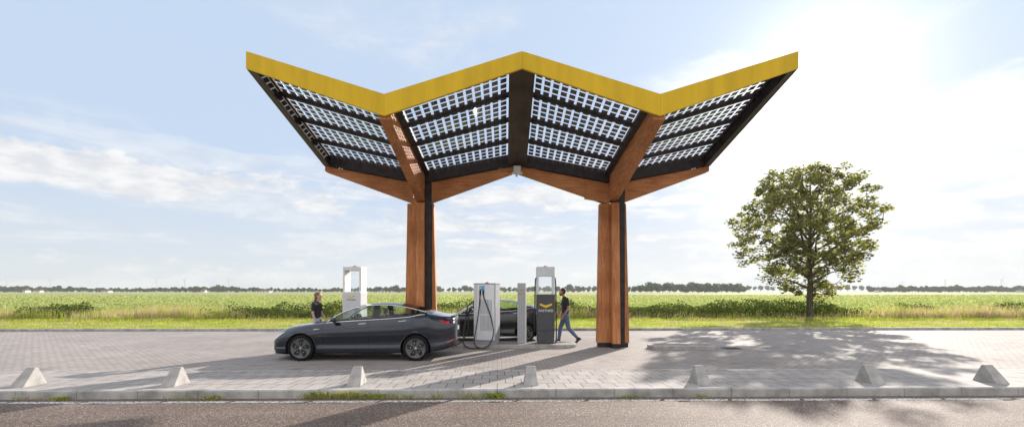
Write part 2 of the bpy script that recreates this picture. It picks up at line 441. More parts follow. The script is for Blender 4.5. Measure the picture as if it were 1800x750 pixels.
# raised islands
def island(x0, x1, y0, y1, label):
    b = MB(); r = (y1-y0)/2*.95; yc = (y0+y1)/2; n = 10
    def ring(off):
        rr = r-off; p = []
        for k in range(n+1):
            a = -math.pi/2+math.pi*k/n; p.append((x1-r+math.cos(a)*rr, yc+math.sin(a)*rr))
        for k in range(n+1):
            a = math.pi/2+math.pi*k/n; p.append((x0+r+math.cos(a)*rr, yc+math.sin(a)*rr))
        return p
    a = ring(0); c = ring(.02); d = ring(.13); m = len(a)
    rings = [[(p[0], p[1], -.05) for p in a], [(p[0], p[1], .09) for p in a], [(p[0], p[1], .11) for p in c], [(p[0], p[1], .11) for p in d]]
    vs = [p for q in rings for p in q]; fs = []
    for j in range(3):
        for i in range(m): fs.append((j*m+i, j*m+(i+1) % m, (j+1)*m+(i+1) % m, (j+1)*m+i))
    b.add(vs, fs, 0); b.add([(p[0], p[1], .106) for p in d], [tuple(range(m))], 1)
    o = b.build('charger_island', [CONC, PAVE]); o.rotation_euler.z = GA*.0
    return tag(o, label=label, kind='structure')
island(-1.75, 2.25, 13.85, 14.95, 'raised concrete island carrying the cabinet, the post and the dark charger')
island(-5.85, -3.7, 13.85, 14.95, 'raised concrete island behind the grey car carrying the white charger')
island(4.35, 6.4, 13.55, 14.25, 'empty raised concrete island with rounded ends right of the canopy column')
# drain cover
dr = empty('drain_cover', (6.9, 13.9, 0), 0, label='dark iron drain cover set in the brick paving beside the empty island', cat='drain cover')
b = MB(); b.box(-.24, .24, -.2, -.17, .0, .012); b.box(-.24, .24, .17, .2, .0, .012); b.box(-.24, -.21, -.17, .17, 0, .012); b.box(.21, .24, -.17, .17, 0, .012)
b.build('frame', STEEL, dr)
b = MB()
for k in range(9): b.box(-.205+k*.046, -.18+k*.046, -.168, .168, .001, .01)
b.build('grate', STEEL, dr)
b = MB(); b.add([(-.21, -.17, .002), (.21, -.17, .002), (.21, .17, .002), (-.21, .17, .002)], [(0, 1, 2, 3)]); b.build('pit', INTER, dr)

# ------------------------------------------------------------ bollards
def bollard():
    b = MB()
    hb, ht = .128, .082
    y0, y1, ya, yb = -.23, .21, .03, .085; H = .315
    b.hexa([(-hb, y0, 0), (hb, y0, 0), (hb, y1, 0), (-hb, y1, 0)], [(-ht, ya, H), (ht, ya, H), (ht, yb, H), (-ht, yb, H)])
    return b.build('concrete_bollard', CONC, bevel=.012)
proto = None
bl = [(-8.50, 'wedge shaped concrete bollard on the pavement, nearest the left border'),
      (-5.92, 'wedge shaped concrete bollard on the pavement left of the grey car nose'),
      (-2.69, 'wedge shaped concrete bollard on the pavement in front of the grey car'),
      (.45, 'wedge shaped concrete bollard standing below the slim grey post and dark charger'),
      (3.54, 'wedge shaped concrete bollard on the pavement in front of the empty island'),
      (6.69, 'wedge shaped concrete bollard on the pavement below the leafy tree'),
      (8.95, 'wedge shaped concrete bollard on the pavement, nearest the right border')]
for x, lab in bl:
    if proto is None: proto = o = bollard()
    else: o = proto.copy(); COL.objects.link(o)
    o.location = G(x+.16, 8.25, .068); o.rotation_euler.z = GA+rnd.uniform(-.03, .03)
    tag(o, lab, 'bollard', 'concrete bollards along the pavement')

# ------------------------------------------------------------ canopy
CX, YC, HD = .37, 14.3, 4.36
can = empty('charging_canopy', (CX, YC, 0), 0, label='zigzag timber canopy with yellow edge and solar panel roof over the chargers', cat='canopy')
def Bz(x, y):                    # underside height, canopy coordinates
    t = abs(y)/HD
    zp = 5.62+.97*t; zv = 5.07+.49*t
    s = abs(((x+3) % 6)-3)/3     # 0 at peaks, 1 at valleys
    return zp+(zv-zp)*s
def slab(b, x0, x1, y0, y1, a, c, mi=0):   # follows the roof between offsets a..c
    b.hexa([(x0, y0, Bz(x0, y0)+a), (x1, y0, Bz(x1, y0)+a), (x1, y1, Bz(x1, y1)+a), (x0, y1, Bz(x0, y1)+a)],
           [(x0, y0, Bz(x0, y0)+c), (x1, y0, Bz(x1, y0)+c), (x1, y1, Bz(x1, y1)+c), (x0, y1, Bz(x0, y1)+c)], mi)
bays = [(-6, -3, 'pv'), (-3, 0, 'vp'), (0, 3, 'pv'), (3, 6, 'vp')]
e = 1e-6
for sgn in (-1, 1):
    for (x0, x1, k) in bays:
        # fascia panel
        def zt(x): return 6.95 if abs(((x+3) % 6)-3) < .01 else 6.02
        def zb(x): return 6.575 if abs(((x+3) % 6)-3) < .01 else 5.545
        f = MB(); ya, yb = sgn*HD, sgn*(HD+.06)
        g = .004
        xa, xb = x0+g/2, x1-g/2
        lerp = lambda fn, x: fn(x0)+(fn(x1)-fn(x0))*(x-x0)/(x1-x0)
        f.prism([(xa, lerp(zb, xa)), (xb, lerp(zb, xb)), (xb, lerp(zt, xb)), (xa, lerp(zt, xa))], min(ya, yb), max(ya, yb))
        f.build('fascia', YELLOW, can)
        # steel frame of each bay: purlins, edge pieces
        ins_p, ins_v = (.31 if x0 in (-3, 0) else .25), .29
        if k == 'pv': pa, pb = x0+ins_p, x1-ins_v
        else: pa, pb = x0+ins_v, x1-ins_p
        rows = [(-HD+.10+i*1.035, -HD+.10+i*1.035+.965) for i in range(4)]
        for i in range(4):
            r0, r1 = rows[i]
            y0, y1 = (r0, r1) if sgn < 0 else (-r1, -r0)
            p = MB()
            # glass sheet
            z = .275
            p.add([(pa, y0, Bz(pa, y0)+z), (pb, y0, Bz(pb, y0)+z), (pb, y1, Bz(pb, y1)+z), (pa, y1, Bz(pa, y1)+z)], [(0, 1, 2, 3)])
            pw = (pb-pa)/12; ph = (y1-y0)/5
            for a in range(12):
                for c in range(5):
                    cx0 = pa+a*pw+pw*.15; cx1 = pa+(a+1)*pw-pw*.15
                    cy0 = y0+c*ph+ph*.13; cy1 = y0+(c+1)*ph-ph*.13
                    slab(p, cx0, cx1, cy0, cy1, z-.006, z-.002, 1)
            p.build('solar_panel', [PVGLASS, CELL], can)
            if i < 3:
                q0 = r1-.005; q1 = rows[i+1][0]+.005
                y0, y1 = (q0, q1) if sgn < 0 else (-q1, -q0)
                p = MB(); slab(p, x0+.14, x1-.14, y0, y1, .20, .295)
                p.build('purlin', STEEL, can)
        y0, y1 = (-HD+.002, -HD+.105) if sgn < 0 else (HD-.105, HD-.002)
        p = MB(); slab(p, x0+.14, x1-.14, y0, y1, .10, .36); p.build('purlin', STEEL, can)
        y0, y1 = (rows[3][1]-.003, -.135) if sgn < 0 else (.135, -rows[3][1]+.003)
        p = MB(); slab(p, x0+.14, x1-.14, y0, y1, .0, .36); p.build('edge_beam', STEEL, can)
    ya, yb = (-HD+.004, -.138) if sgn < 0 else (.138, HD-.004)
    # outer edge beams: deep glossy dark steel with a pale trim strip
    for sx in (-1, 1):
        xo, xi = sx*6, sx*5.80
        p = MB(); slab(p, min(xo, xi)+(0 if sx > 0 else e), max(xo, xi)-(0 if sx < 0 else e), ya, yb, -.02, .37)
        p.build('side_beam', BROWN, can)
        p = MB(); x_a, x_b = xi-sx*.001, xi-sx*.012; slab(p, min(x_a, x_b), max(x_a, x_b), ya, yb, -.01, .31); p.build('inner_cladding', STEELG, can)
        p = MB(); slab(p, min(xo, xo+sx*.012), max(xo, xo+sx*.012), ya, yb, -.008, .375); p.build('side_trim', MGREY, can)
        p = MB(); x_a, x_b = (sx*5.788, sx*5.755); slab(p, min(x_a, x_b), max(x_a, x_b), ya, yb, .25, .30); p.build('panel_rail', STEELG, can)
    # dark folded soffit under the central ridge
    p = MB(); slab(p, -.285, 0, ya, yb, .02, .36); slab(p, 0, .285, ya, yb, .02, .36); p.build('ridge_soffit', BROWN, can)
    # valley gutters beside the long timber beams
    for vx in (-3, 3):
        for s2 in (-1, 1):
            x_a, x_b = vx+s2*.138, vx+s2*.285
            p = MB(); slab(p, min(x_a, x_b), max(x_a, x_b), ya, yb, .21, .30); p.build('gutter', STEEL, can)
            x_a, x_b = vx+s2*.138, vx+s2*.165
        # long beam under the valley
        w = .132
        def zbm(y):
            t = abs(y)/HD; return 4.50+(5.50-4.50)*t
        pts = [0.0, .12, 1.0]
        yA, yB = (-HD+.02, -.10) if sgn < 0 else (.10, HD-.02)
        p = MB()
        p.hexa([(vx-w, yA, zbm(yA)), (vx+w, yA, zbm(yA)), (vx+w, yB, zbm(yB)), (vx-w, yB, zbm(yB))],
               [(vx-w, yA, Bz(vx, yA)+.33), (vx+w, yA, Bz(vx, yA)+.33), (vx+w, yB, Bz(vx, yB)+.33), (vx-w, yB, Bz(vx, yB)+.33)])
        p.build('valley_beam', WOODY, can, bevel=.01)
# cross beams over the columns
for vx in (-3, 3):
    for s2 in (-1, 1):
        p = MB(); w = .128
        xs = [vx+s2*.12, vx+s2*2.985]
        zb_ = [4.44, 5.47]; zt_ = [Bz(xs[0], 0)-.005, Bz(xs[1], 0)+.02]
        if abs(xs[1]) > 5: zb_[1] = 5.48
        p.hexa([(xs[0], -w, zb_[0]), (xs[1], -w, zb_[1]), (xs[1], w, zb_[1]), (xs[0], w, zb_[0])],
               [(xs[0], -w, zt_[0]), (xs[1], -w, zt_[1]), (xs[1], w, zt_[1]), (xs[0], w, zt_[0])])
        cbm = p.build('cross_beam', WOODX, can, bevel=.008)
        q = MB()
        for (fx, fz) in ((.12, .0), (.2, .0)):
            x = xs[1]-s2*(.35+fx); zc = Bz(x, 0)+.03
            q = MB(); q.tube([(x, -.118, zc), (x, -.135-.02, zc)], .022, 10); q.build('bolt', CHROME, cbm)
            x = xs[0]+s2*.1; zc = 4.56+fx*.9
            q = MB(); q.tube([(x, -w+.005, zc), (x, -w-.012, zc)], .018, 10); q.build('bolt', CHROME, cbm)
        p = MB(); x_a, x_b = sorted((xs[0], vx+s2*2.99)); slab(p, x_a, x_b, -.12, .12, .028, .36); p.build('edge_beam', STEEL, can)
# columns
for vx in (-3, 3):
    c = empty('column', (0, 0, 0)); c.parent = can
    H = 4.47
    def fin(xa0, xa1, xb0, xb1, y0, y1, y0t, y1t, m, nm):
        p = MB()
        p.hexa([(vx+xa0, y0, .14), (vx+xa1, y0, .14), (vx+xa1, y1, .14), (vx+xa0, y1, .14)],
               [(vx+xb0, y0t, H), (vx+xb1, y0t, H), (vx+xb1, y1t, H), (vx+xb0, y1t, H)])
        return p.build(nm, m, c, bevel=.01)
    fin(-.50, -.10, -.42, -.10, -.13, .13, -.12, .12, WOODZ, 'side_post')
    fin(-.098, .142, -.098, .142, -.46, .46, -.30, .30, WOODZ, 'middle_post')
    fin(.345, .50, .345, .40, -.13, .13, -.12, .12, WOODZ, 'side_post')
    p = MB(); p.hexa([(vx+.146, -.20, .03), (vx+.342, -.20, .03), (vx+.342, .2, .03), (vx+.146, .2, .03)],
                     [(vx+.146, -.20, 5.1), (vx+.342, -.20, 5.1), (vx+.342, .2, 5.1), (vx+.146, .2, 5.1)])
    p.box(vx+.142, vx+.346, -.206, .206, 1.55, 1.565)
    p.build('drain_pipe', STEEL, c, bevel=.008)
    p = MB(); p.box(vx-.47, vx+.47, -.10, .10, .0, .138); p.box(vx-.09, vx+.13, -.42, .42, .001, .137)
    p.build('base_shoe', STEEL, c)
    p = MB(); p.box(vx-.105, vx-.099, -.466, -.3, .14, 3.2); 
# fitting under the ridge
p = MB(); p.box(-.11, .11, -.30, -.14, 5.42, 5.60); p.box(-.16, .16, -.27, -.17, 5.36, 5.42); p.tube([(-.02, -.22, 5.36), (-.02, -.22, 5.28)], .035, 10)
p.build('light_fitting', WHITEP, can, bevel=.01)

# ------------------------------------------------------------ chargers
def chevron(b, w, h, y, mi=0):
    # shallow V with flat ends
    t = h*.52
    b.prism([(-w/2, h/2), (0, -h/2+t*.2), (0, -h/2+t*.2-t*.0-.0), (0, -h/2)][:2]+[(w/2, h/2), (w/2, h/2-t), (0, -h/2-.0), (-w/2, h/2-t)], y, y+.006, mi)
def totem(name, loc, rz, dark, label, flip=1):
    t = empty(name, loc, rz, label=label, cat='charger', group='fast charging pillars under the canopy')
    fm = LGREY if dark else WHITEP; H = 2.40; w = .28 if dark else .30; d = .42
    b = MB(); hb = 1.55 if dark else 1.62; hd = .30 if dark else .12; k = 1 if dark else .62; cz = 0 if dark else .31
    b.box(-w, -w+.06, -d/2, d/2, .92, H-hd); b.box(w-.06, w, -d/2, d/2, .92, H-hd)
    b.box(-w, w, -d/2, d/2, H-hd+.002, H)
    b.build('frame', fm, t, bevel=.012)
    b = MB(); b.box(-w+.062, w-.062, -d/2+.02, d/2-.02, .9, hb)
    b.build('window_sill', fm, t)
    g = MB(); g.box(-w+.06, w-.06, -.012, .0, hb, H-hd); 
    g.build('screen_glass', PVGLASS, t)
    b = MB(); wl = w+.005
    b.hexa([(-wl+.03, -d/2-.02, .0), (wl-.03, -d/2-.02, .0), (wl-.03, d/2+.02, 0), (-wl+.03, d/2+.02, 0)],
           [(-wl+.01, -d/2-.025, .40), (wl-.01, -d/2-.025, .40), (wl-.01, d/2+.025, .40), (-wl+.01, d/2+.025, .40)])
    b.hexa([(-wl+.01, -d/2-.025, .408), (wl-.01, -d/2-.025, .408), (wl-.01, d/2+.025, .408), (-wl+.01, d/2+.025, .408)],
           [(-wl, -d/2-.03, hb-.01), (wl, -d/2-.03, hb-.01), (wl, d/2+.03, hb-.01), (-wl, d/2+.03, hb-.01)])
    pm = DGREY if dark else simple('pale_panel', (.60, .62, .66), .35, var=.03)
    pn = b.build('lower_panel', pm, t, bevel=.01)
    b = MB(); b.prism([(-.19*k, 1.12+cz+.14*k), (0, 1.12+cz+.075*k), (.19*k, 1.12+cz+.14*k), (.19*k, 1.12+cz+.08*k), (.0, 1.12+cz), (-.19*k, 1.12+cz+.08*k)], -d/2-.037, -d/2-.029)
    b.build('chevron_logo', YELLOW2, pn)
    text_mesh('FASTNED', .10 if dark else .062, 'lettering', WHITEP if dark else DGREY, pn, (0, -d/2-.031, 1.0 if dark else 1.35), (R(90), 0, 0), spacing=1.12)
    b = MB(); b.box(-.06, .06, -.06, .06, H, H+.02); b.tube([(0, 0, H+.02), (0, 0, H+.035)], .035, 10); b.build('top_cap', STEEL, t)
    if not dark:
        b = MB(); b.box(-.14, -.10, -d/2-.036, -d/2-.028, .36+.86, .36+.875); b.build('socket_mark', BLUE, pn)
        b = MB(); b.box(.12, .16, -d/2-.036, -d/2-.028, .36+.86, .36+.875); b.box(-.14, -.1, -d/2-.036, -d/2-.028, .36+.70, .36+.72); b.build('socket_mark', YELLOW2, pn)
    for s in ((-1, 1) if dark else (-1,)):
        pts = [(s*(w+.0), -.05, H-.36), (s*(w+.035), -.06, H-.42), (s*(w+.05), -.07, H-.9), (s*(w+.055), -.08, 1.1), (s*(w+.06), -.08, .45 if s < 0 else .12), (s*(w+.03), -.06, .38 if s < 0 else .05)]
        b = MB(); b.tube(spline(pts), .021, 8); b.build('charging_cable', CABLE, t, smooth=True)
        b = MB(); b.box(s*w-.01, s*w+.01+s*.03, -.09, -.01, H-.40, H-.33); b.build('cable_holder', STEEL, t)
    return t
totem('fast_charger', (1.27, 14.42, .106), 0, True, 'tall charger with dark grey FASTNED panel and pale open frame')
totem('fast_charger', (-4.76, 14.42, .106), R(-8), False, 'tall white charger with small FASTNED lettering behind the grey car')
# cabinet
cb = empty('power_cabinet', (-.57, 14.4, .106), R(-14), label='wide light grey charging cabinet with vent grille, blue label and looped black cable', cat='charging cabinet')
b = MB(); b.box(-.35, .35, -.27, .27, 0, .12); b.build('plinth', MGREY, cb)
b = MB(); b.box(-.37, .37, -.285, .285, .12, 1.86); b.build('housing', MGREY, cb, bevel=.01)
b = MB(); b.box(-.385, .385, -.30, .30, 1.862, 1.885); b.build('lid', MGREY, cb)
b = MB()
b.box(-.368, -.26, -.302, -.287, .125, 1.85); 
b.build('door_edge', LGREY, cb, bevel=.004)
b = MB(); b.box(-.255, .345, -.318, -.287, .125, 1.85)
dpn = b.build('door', simple('pale_door', (.74, .76, .80), .35, var=.03), cb, bevel=.006)
b = MB()
for k in range(9):
    x = -.13+k*.045
    for (z0, z1) in ((.42, .90), (.93, 1.38)):
        b.box(x, x+.022, -.3215, -.316, z0, z1)
b.build('vent_grille', MGREY, dpn)
b = MB(); b.box(-.165, .01, -.323, -.316, 1.66, 1.80); lb = b.build('label_plate', BLUE, dpn)
b = MB(); b.tube([(-.13+.0, -.3235, 1.74), (-.13, -.327, 1.74)], .022, 10); b.box(-.095, -.02, -.327, -.3225, 1.725, 1.735); b.box(-.095, -.04, -.327, -.3225, 1.75, 1.76); b.box(-.01, .0, -.327, -.3225, 1.68, 1.78); b.build('label_print', WHITEP, lb)
b = MB()
for x in (-.135, -.03): b.box(x-.025, x+.025, -.345, -.317, 1.60, 1.67); b.tube([(x, -.335, 1.61), (x, -.335, 1.52)], .028, 8)
b.build('cable_gland', RUBBER, dpn)
def cabl(pts, nm='charging_cable', r=.019):
    b = MB(); b.tube(spline(pts, 8), r, 8); return b.build(nm, CABLE, cb, smooth=True)
cabl([(-.135, -.335, 1.6), (-.155, -.36, 1.2), (-.23, -.40, .6), (-.27, -.52, .2), (-.20, -.68, .02), (-.02, -.72, -.078), (.14, -.66, -.06), (.27, -.55, .05), (.35, -.45, .35), (.28, -.40, .75), (.12, -.36, 1.15), (-.01, -.34, 1.45), (-.03, -.335, 1.6)])
cb.scale = (.94, 1, 1)
# second cable to the cars
cabl([(-.37, -.30, 1.30), (-.43, -.36, 1.27), (-.55, -.40, 1.15), (-.60, -.42, .8), (-.64, -.54, .30), (-.56, -.72, .03), (-.34, -.78, -.08), (-.05, -.74, -.083), (.12, -.68, -.08)])
cabl([(-.37, -.32, 1.15), (-.47, -.38, 1.12), (-.52, -.40, .8), (-.53, -.42, .42), (-.70, -.50, .10), (-.95, -.75, -.04), (-1.15, -.95, -.06), (-1.3, -1.0, .02), (-1.42, -1.02, .12)])
b = MB(); b.box(-.395, -.365, -.31, -.25, 1.1, 1.36); b.build('cable_holder', STEEL, cb)
b = MB(); b.box(-.06, .06, -.05, .05, 1.885, 1.905); b.tube([(0, 0, 1.9), (0, 0, 1.925)], .03, 8); b.build('top_cap', STEEL, cb)
# slim post
pp = empty('service_post', (.53, 14.42, .106), R(-8), label='slim grey square metal post between the cabinet and the dark charger', cat='post')
b = MB(); b.box(-.13, .13, -.11, .11, 0, 1.88); b.build('body', simple('post_grey', (.40, .41, .44), .4, var=.05), pp, bevel=.006)
b = MB(); b.box(-.135, .135, -.115, .115, 1.882, 1.89); b.build('cap', MGREY, pp)
b = MB()
for k in range(3): b.box(-.075+k*.066, -.055+k*.066, -.114, -.108, .08, 1.45)
b.build('groove', MGREY, pp)
b = MB(); b.box(-.10, .10, -.115, -.111, 1.52, 1.60)
b.box(-.10, .10, -.115, -.111, 1.66, 1.70); b.build('faded_label', simple('faded_tan', (.42, .34, .22), .6), pp)

# ------------------------------------------------------------ cars
def pchip(xk, yk):
    xk = np.array(xk, float); yk = np.array(yk, float)
    h = np.diff(xk); d = np.diff(yk)/h; m = np.zeros_like(yk)
    for i in range(1, len(xk)-1):
        if d[i-1]*d[i] > 0:
            w1 = 2*h[i]+h[i-1]; w2 = h[i]+2*h[i-1]; m[i] = (w1+w2)/(w1/d[i-1]+w2/d[i])
    m[0] = d[0]; m[-1] = d[-1]
    def f(x):
        x = min(max(x, xk[0]), xk[-1]); i = min(int(np.searchsorted(xk, x, 'right'))-1, len(xk)-2)
        t = (x-xk[i])/h[i]
        return float((2*t**3-3*t*t+1)*yk[i]+(t**3-2*t*t+t)*h[i]*m[i]+(-2*t**3+3*t*t)*yk[i+1]+(t**3-t*t)*h[i]*m[i+1])
    return f
def tb(s): 
    a = [tuple(float(q) for q in p.split(':')) for p in s.split()]; return pchip([p[0] for p in a], [p[1] for p in a])
Wd = tb('0:.42 .02:.56 .06:.665 .15:.765 .3:.84 .5:.885 .84:.915 1.5:.92 2.5:.925 3.5:.925 4.0:.91 4.2:.895 4.35:.87 4.5:.82 4.6:.76 4.66:.69 4.685:.62 4.69:.54')
top = tb('0:.54 .05:.625 .15:.715 .3:.795 .5:.86 .84:.915 1.1:.94 1.25:.965 1.6:1.145 2.0:1.325 2.3:1.41 2.77:1.45 3.2:1.43 3.6:1.36 3.9:1.27 4.2:1.175 4.4:1.13 4.58:1.11 4.65:1.07 4.69:.98')
z7 = tb('0:.46 .05:.53 .15:.62 .3:.70 .5:.77 .84:.845 1.2:.895 1.46:.935 2.02:.975 2.53:1.005 3.15:1.045 3.55:1.085 3.83:1.14 3.95:1.15 4.2:1.07 4.4:1.04 4.55:1.02 4.65:.99 4.69:.92')
f7 = tb('0:.8 .5:.9 1.2:.93 3.5:.925 3.9:.87 4.2:.87 4.69:.85')
z8 = tb('0:.50 .05:.58 .15:.68 .3:.765 .5:.83 .84:.89 1.2:.93 1.44:.955 1.62:1.08 1.91:1.235 2.2:1.33 2.49:1.375 2.77:1.39 3.06:1.38 3.35:1.345 3.64:1.285 3.93:1.21 4.1:1.15 4.3:1.11 4.55:1.085 4.65:1.04 4.69:.95')
y8 = tb('0:.3 .05:.42 .15:.54 .5:.66 .84:.71 1.2:.76 1.44:.80 1.62:.745 1.91:.68 2.2:.635 2.77:.605 3.35:.61 3.93:.66 4.2:.68 4.55:.64 4.65:.55 4.69:.36')
zbt = tb('0:.26 .05:.2 .3:.17 .8:.17 3.7:.18 4.2:.22 4.5:.29 4.69:.38')
def section(x):
    w = Wd(x); zb = zbt(x); a = z7(x)
    P = [(0, zb), (.82*w, zb), (.955*w, zb+.04), (.972*w, zb+.13), (.962*w, zb+(a-zb)*.33), (.998*w, zb+(a-zb)*.60), (.985*w, zb+(a-zb)*.85), (f7(x)*w, a),
         (y8(x), z8(x)), (y8(x)*.6, z8(x)+(top(x)-z8(x))*.72), (0, top(x))]
    return P
SUB = 5
def sec_fn(x):
    P = section(x); t = list(range(len(P)))
    fy = pchip(t, [p[0] for p in P]); fz = pchip(t, [p[1] for p in P])
    return fy, fz
def SP(x, t, side=-1, off=0.0):
    fy, fz = sec_fn(x)
    y, z = fy(t), fz(t)
    if off:
        dy = fy(min(t+.02, 10))-fy(max(t-.02, 0)); dz = fz(min(t+.02, 10))-fz(max(t-.02, 0)); L = math.hypot(dy, dz) or 1
        y += dz/L*off; z -= dy/L*off
        dw = (Wd(min(x+.01, 4.69))-Wd(max(x-.01, 0)))/.02
        x -= off*max(min(dw, 3), -3)/math.hypot(1, dw)
    return Vector((x, side*y, z))
def make_car(name, paint, loc, label, plate=True):
    t = empty(name, loc, 0, label=label, cat='car')
    xs = sorted(set([round(v, 4) for v in list(np.linspace(0, .12, 9))+list(np.linspace(.12, 4.5, 150))+list(np.linspace(4.5, 4.69, 14))]))
    ts = np.linspace(0, 10, 10*SUB+1)
    grid = {}
    for i, x in enumerate(xs):
        fy, fz = sec_fn(x)
        for j, q in enumerate(ts):
            grid[i, j] = [x, fy(q), fz(q)]
    WX = (.845, 3.72); WZ = .326; RA = .378
    def inarch(x, z): return any((x-c)**2+(z-WZ)**2 < RA*RA for c in WX)
    body = {}; parts = {'body': MB(), 'side_window': MB(), 'windshield': MB(), 'roof_glass': MB(), 'rear_window': MB()}
    def cls(x, q):
        if 7.12 < q < 7.95 and 1.47 < x < 3.93:
            if 2.62 < x < 2.76 or 3.545 < x < 3.60: return 'pillar'
            if z8(x)-z7(x) > .03: return 'side_window'
        if q > 8.12 and 1.27 < x < 2.18: return 'windshield'
        if q > 8.12 and 2.18 <= x < 3.10: return 'roof_glass'
        if q > 8.12 and 3.10 <= x < 4.08: return 'rear_window'
        return 'body'
    from collections import defaultdict
    store = defaultdict(lambda: MB())
    n = len(xs)
    # snap vertices round the wheel arches
    dele = set()
    for i in range(n-1):
        for j in range(len(ts)-1):
            q = (ts[j]+ts[j+1])/2
            xm = (xs[i]+xs[i+1])/2; zm = (grid[i, j][2]+grid[i, j+1][2])/2
            if q < 6.9 and q > 1.0 and inarch(xm, zm): dele.add((i, j))
    moved = set()
    for (i, j) in list(dele):
        for (a, b_) in ((i, j), (i+1, j), (i, j+1), (i+1, j+1)):
            if (a, b_) in moved: continue
            around = [(a-1, b_-1), (a-1, b_), (a, b_-1), (a, b_)]
            if any(k not in dele for k in around) and b_ > 5:
                x, y, z = grid[a, b_]
                c = min(WX, key=lambda c: abs(x-c)); v = Vector((x-c, z-WZ))
                if v.length > .01 and v.length < RA+.06:
                    v = v.normalized()*RA; grid[a, b_] = [c+v.x, y, WZ+v.y]
            moved.add((a, b_))
    for side in (-1, 1):
        for i in range(n-1):
            for j in range(len(ts)-1):
                if (i, j) in dele: continue
                q = (ts[j]+ts[j+1])/2; xm = (xs[i]+xs[i+1])/2
                k = cls(xm, q); mi = 0
                if k == 'pillar': k = 'body'; mi = 1
                if k == 'body' and q < 2.1: mi = 1
                if k == 'body' and 7.0 < q < 8.0 and 1.4 < xm < 3.97: mi = 1
                if k == 'side_window':
                    k = 'side_window', side, (0 if xm < 2.7 else 1 if xm < 3.57 else 2)
                pts = [grid[i, j], grid[i+1, j], grid[i+1, j+1], grid[i, j+1]]
                pts = [(p[0], side*p[1], p[2]) for p in pts]
                store[k].add(pts if side > 0 else pts[::-1], [(0, 1, 2, 3)], mi)
        for i, rev in ((0, 0), (n-1, 1)):
            pts = [(grid[i, j][0], side*grid[i, j][1], grid[i, j][2]) for j in range(len(ts))]
            for j in range(len(ts)-1):
                c0 = (pts[j][0], 0, pts[j][2]); c1_ = (pts[j+1][0], 0, pts[j+1][2])
                store['body'].add([c0, pts[j], pts[j+1], c1_], [(0, 1, 2, 3)], 0)
    def fin(mb, nm, mats, par):
        o = mb.build(nm, mats, par, smooth=True)
        bm = bmesh.new(); bm.from_mesh(o.data); bmesh.ops.remove_doubles(bm, verts=bm.verts, dist=.0006)
        bmesh.ops.dissolve_degenerate(bm, edges=bm.edges, dist=.0003)
        bmesh.ops.recalc_face_normals(bm, faces=bm.faces); bm.to_mesh(o.data); bm.free()
        return o
    bod = fin(store['body'], 'body', [paint, BLACKP], t)
    for k, mb in store.items():
        if k == 'body': continue
        if isinstance(k, tuple): fin(mb, 'side_window', CARGLASS, t)
        else: fin(mb, k, {'windshield': CARGLASS, 'roof_glass': DARKGLASS, 'rear_window': DARKGLASS}[k], t)
    # interior
    b = MB()
    b.add([(1.25, -.72, .80), (3.95, -.72, .80), (3.95, .72, .80), (1.25, .72, .80)], [(0, 1, 2, 3)])
    b.box(3.5, 4.05, -.6, .6, .8, 1.0)
    b.build('cabin_floor', INTER, t)
    b = MB(); b.hexa([(1.35, -.74, .78), (1.85, -.74, .78), (1.85, .74, .78), (1.35, .74, .78)], [(1.5, -.72, .93), (1.8, -.72, .95), (1.8, .72, .95), (1.5, .72, .93)])
    b.box(1.86, 1.88, -.2, .2, .9, 1.06)
    b.build('dashboard', INTER, t)
    for x0, ys in ((2.45, (-.37, .37)), (3.35, (-.37, .37))):
        for y in ys:
            b = MB(); b.hexa([(x0, y-.23, .7), (x0+.12, y-.23, .7), (x0+.12, y+.23, .7), (x0, y+.23, .7)], [(x0+.13, y-.19, 1.1), (x0+.2, y-.19, 1.1), (x0+.2, y+.19, 1.1), (x0+.13, y+.19, 1.1)])
            b.hexa([(x0+.15, y-.12, 1.11), (x0+.22, y-.12, 1.11), (x0+.22, y+.12, 1.11), (x0+.15, y+.12, 1.11)], [(x0+.17, y-.1, 1.27), (x0+.24, y-.1, 1.27), (x0+.24, y+.1, 1.27), (x0+.17, y+.1, 1.27)])
            b.build('seat', SEATM, t, bevel=.03)
    b = MB(); pts = [(2.02+.06*math.sin(a), -.37+.17*math.cos(a), .98+.17*math.sin(a)) for a in np.linspace(0, 2*math.pi, 25)]
    b.tube(pts, .014, 6); b.tube([(1.98, -.54, .98), (1.98, -.2, .98)], .012, 6); b.build('steering_wheel', INTER, t)
    # wheels
    def wheel(x, side):
        yo = side*.905
        w = MB(); prof = [(.25, .0), (.265, .012), (.295, .02), (.317, .008), (.326, -.03), (.326, -.19), (.31, -.215), (.24, -.22)]
        m = 48; vs = []; fs = []
        for (r, d) in prof:
            for k in range(m):
                a = 2*math.pi*k/m; vs.append((x+r*math.cos(a), yo+side*d, WZ+r*math.sin(a)))
        for i in range(len(prof)-1):
            for k in range(m): fs.append((i*m+k, i*m+(k+1) % m, (i+1)*m+(k+1) % m, (i+1)*m+k))
        w.add(vs, fs); wh = w.build('wheel', RUBBER, t, smooth=True)
        w = MB(); prof = [(.001, -.012), (.06, -.010), (.12, -.018), (.21, -.014), (.245, -.004), (.257, .004), (.262, -.02)]
        vs = []; fs = []
        for (r, d) in prof:
            for k in range(m):
                a = 2*math.pi*k/m; vs.append((x+r*math.cos(a), yo+side*d, WZ+r*math.sin(a)))
        for i in range(len(prof)-1):
            for k in range(m): fs.append((i*m+k, i*m+(k+1) % m, (i+1)*m+(k+1) % m, (i+1)*m+k))
        w.add(vs, fs); w.build('rim', RIMM, wh, smooth=True)
        w = MB(); ph = rnd.uniform(0, 1)
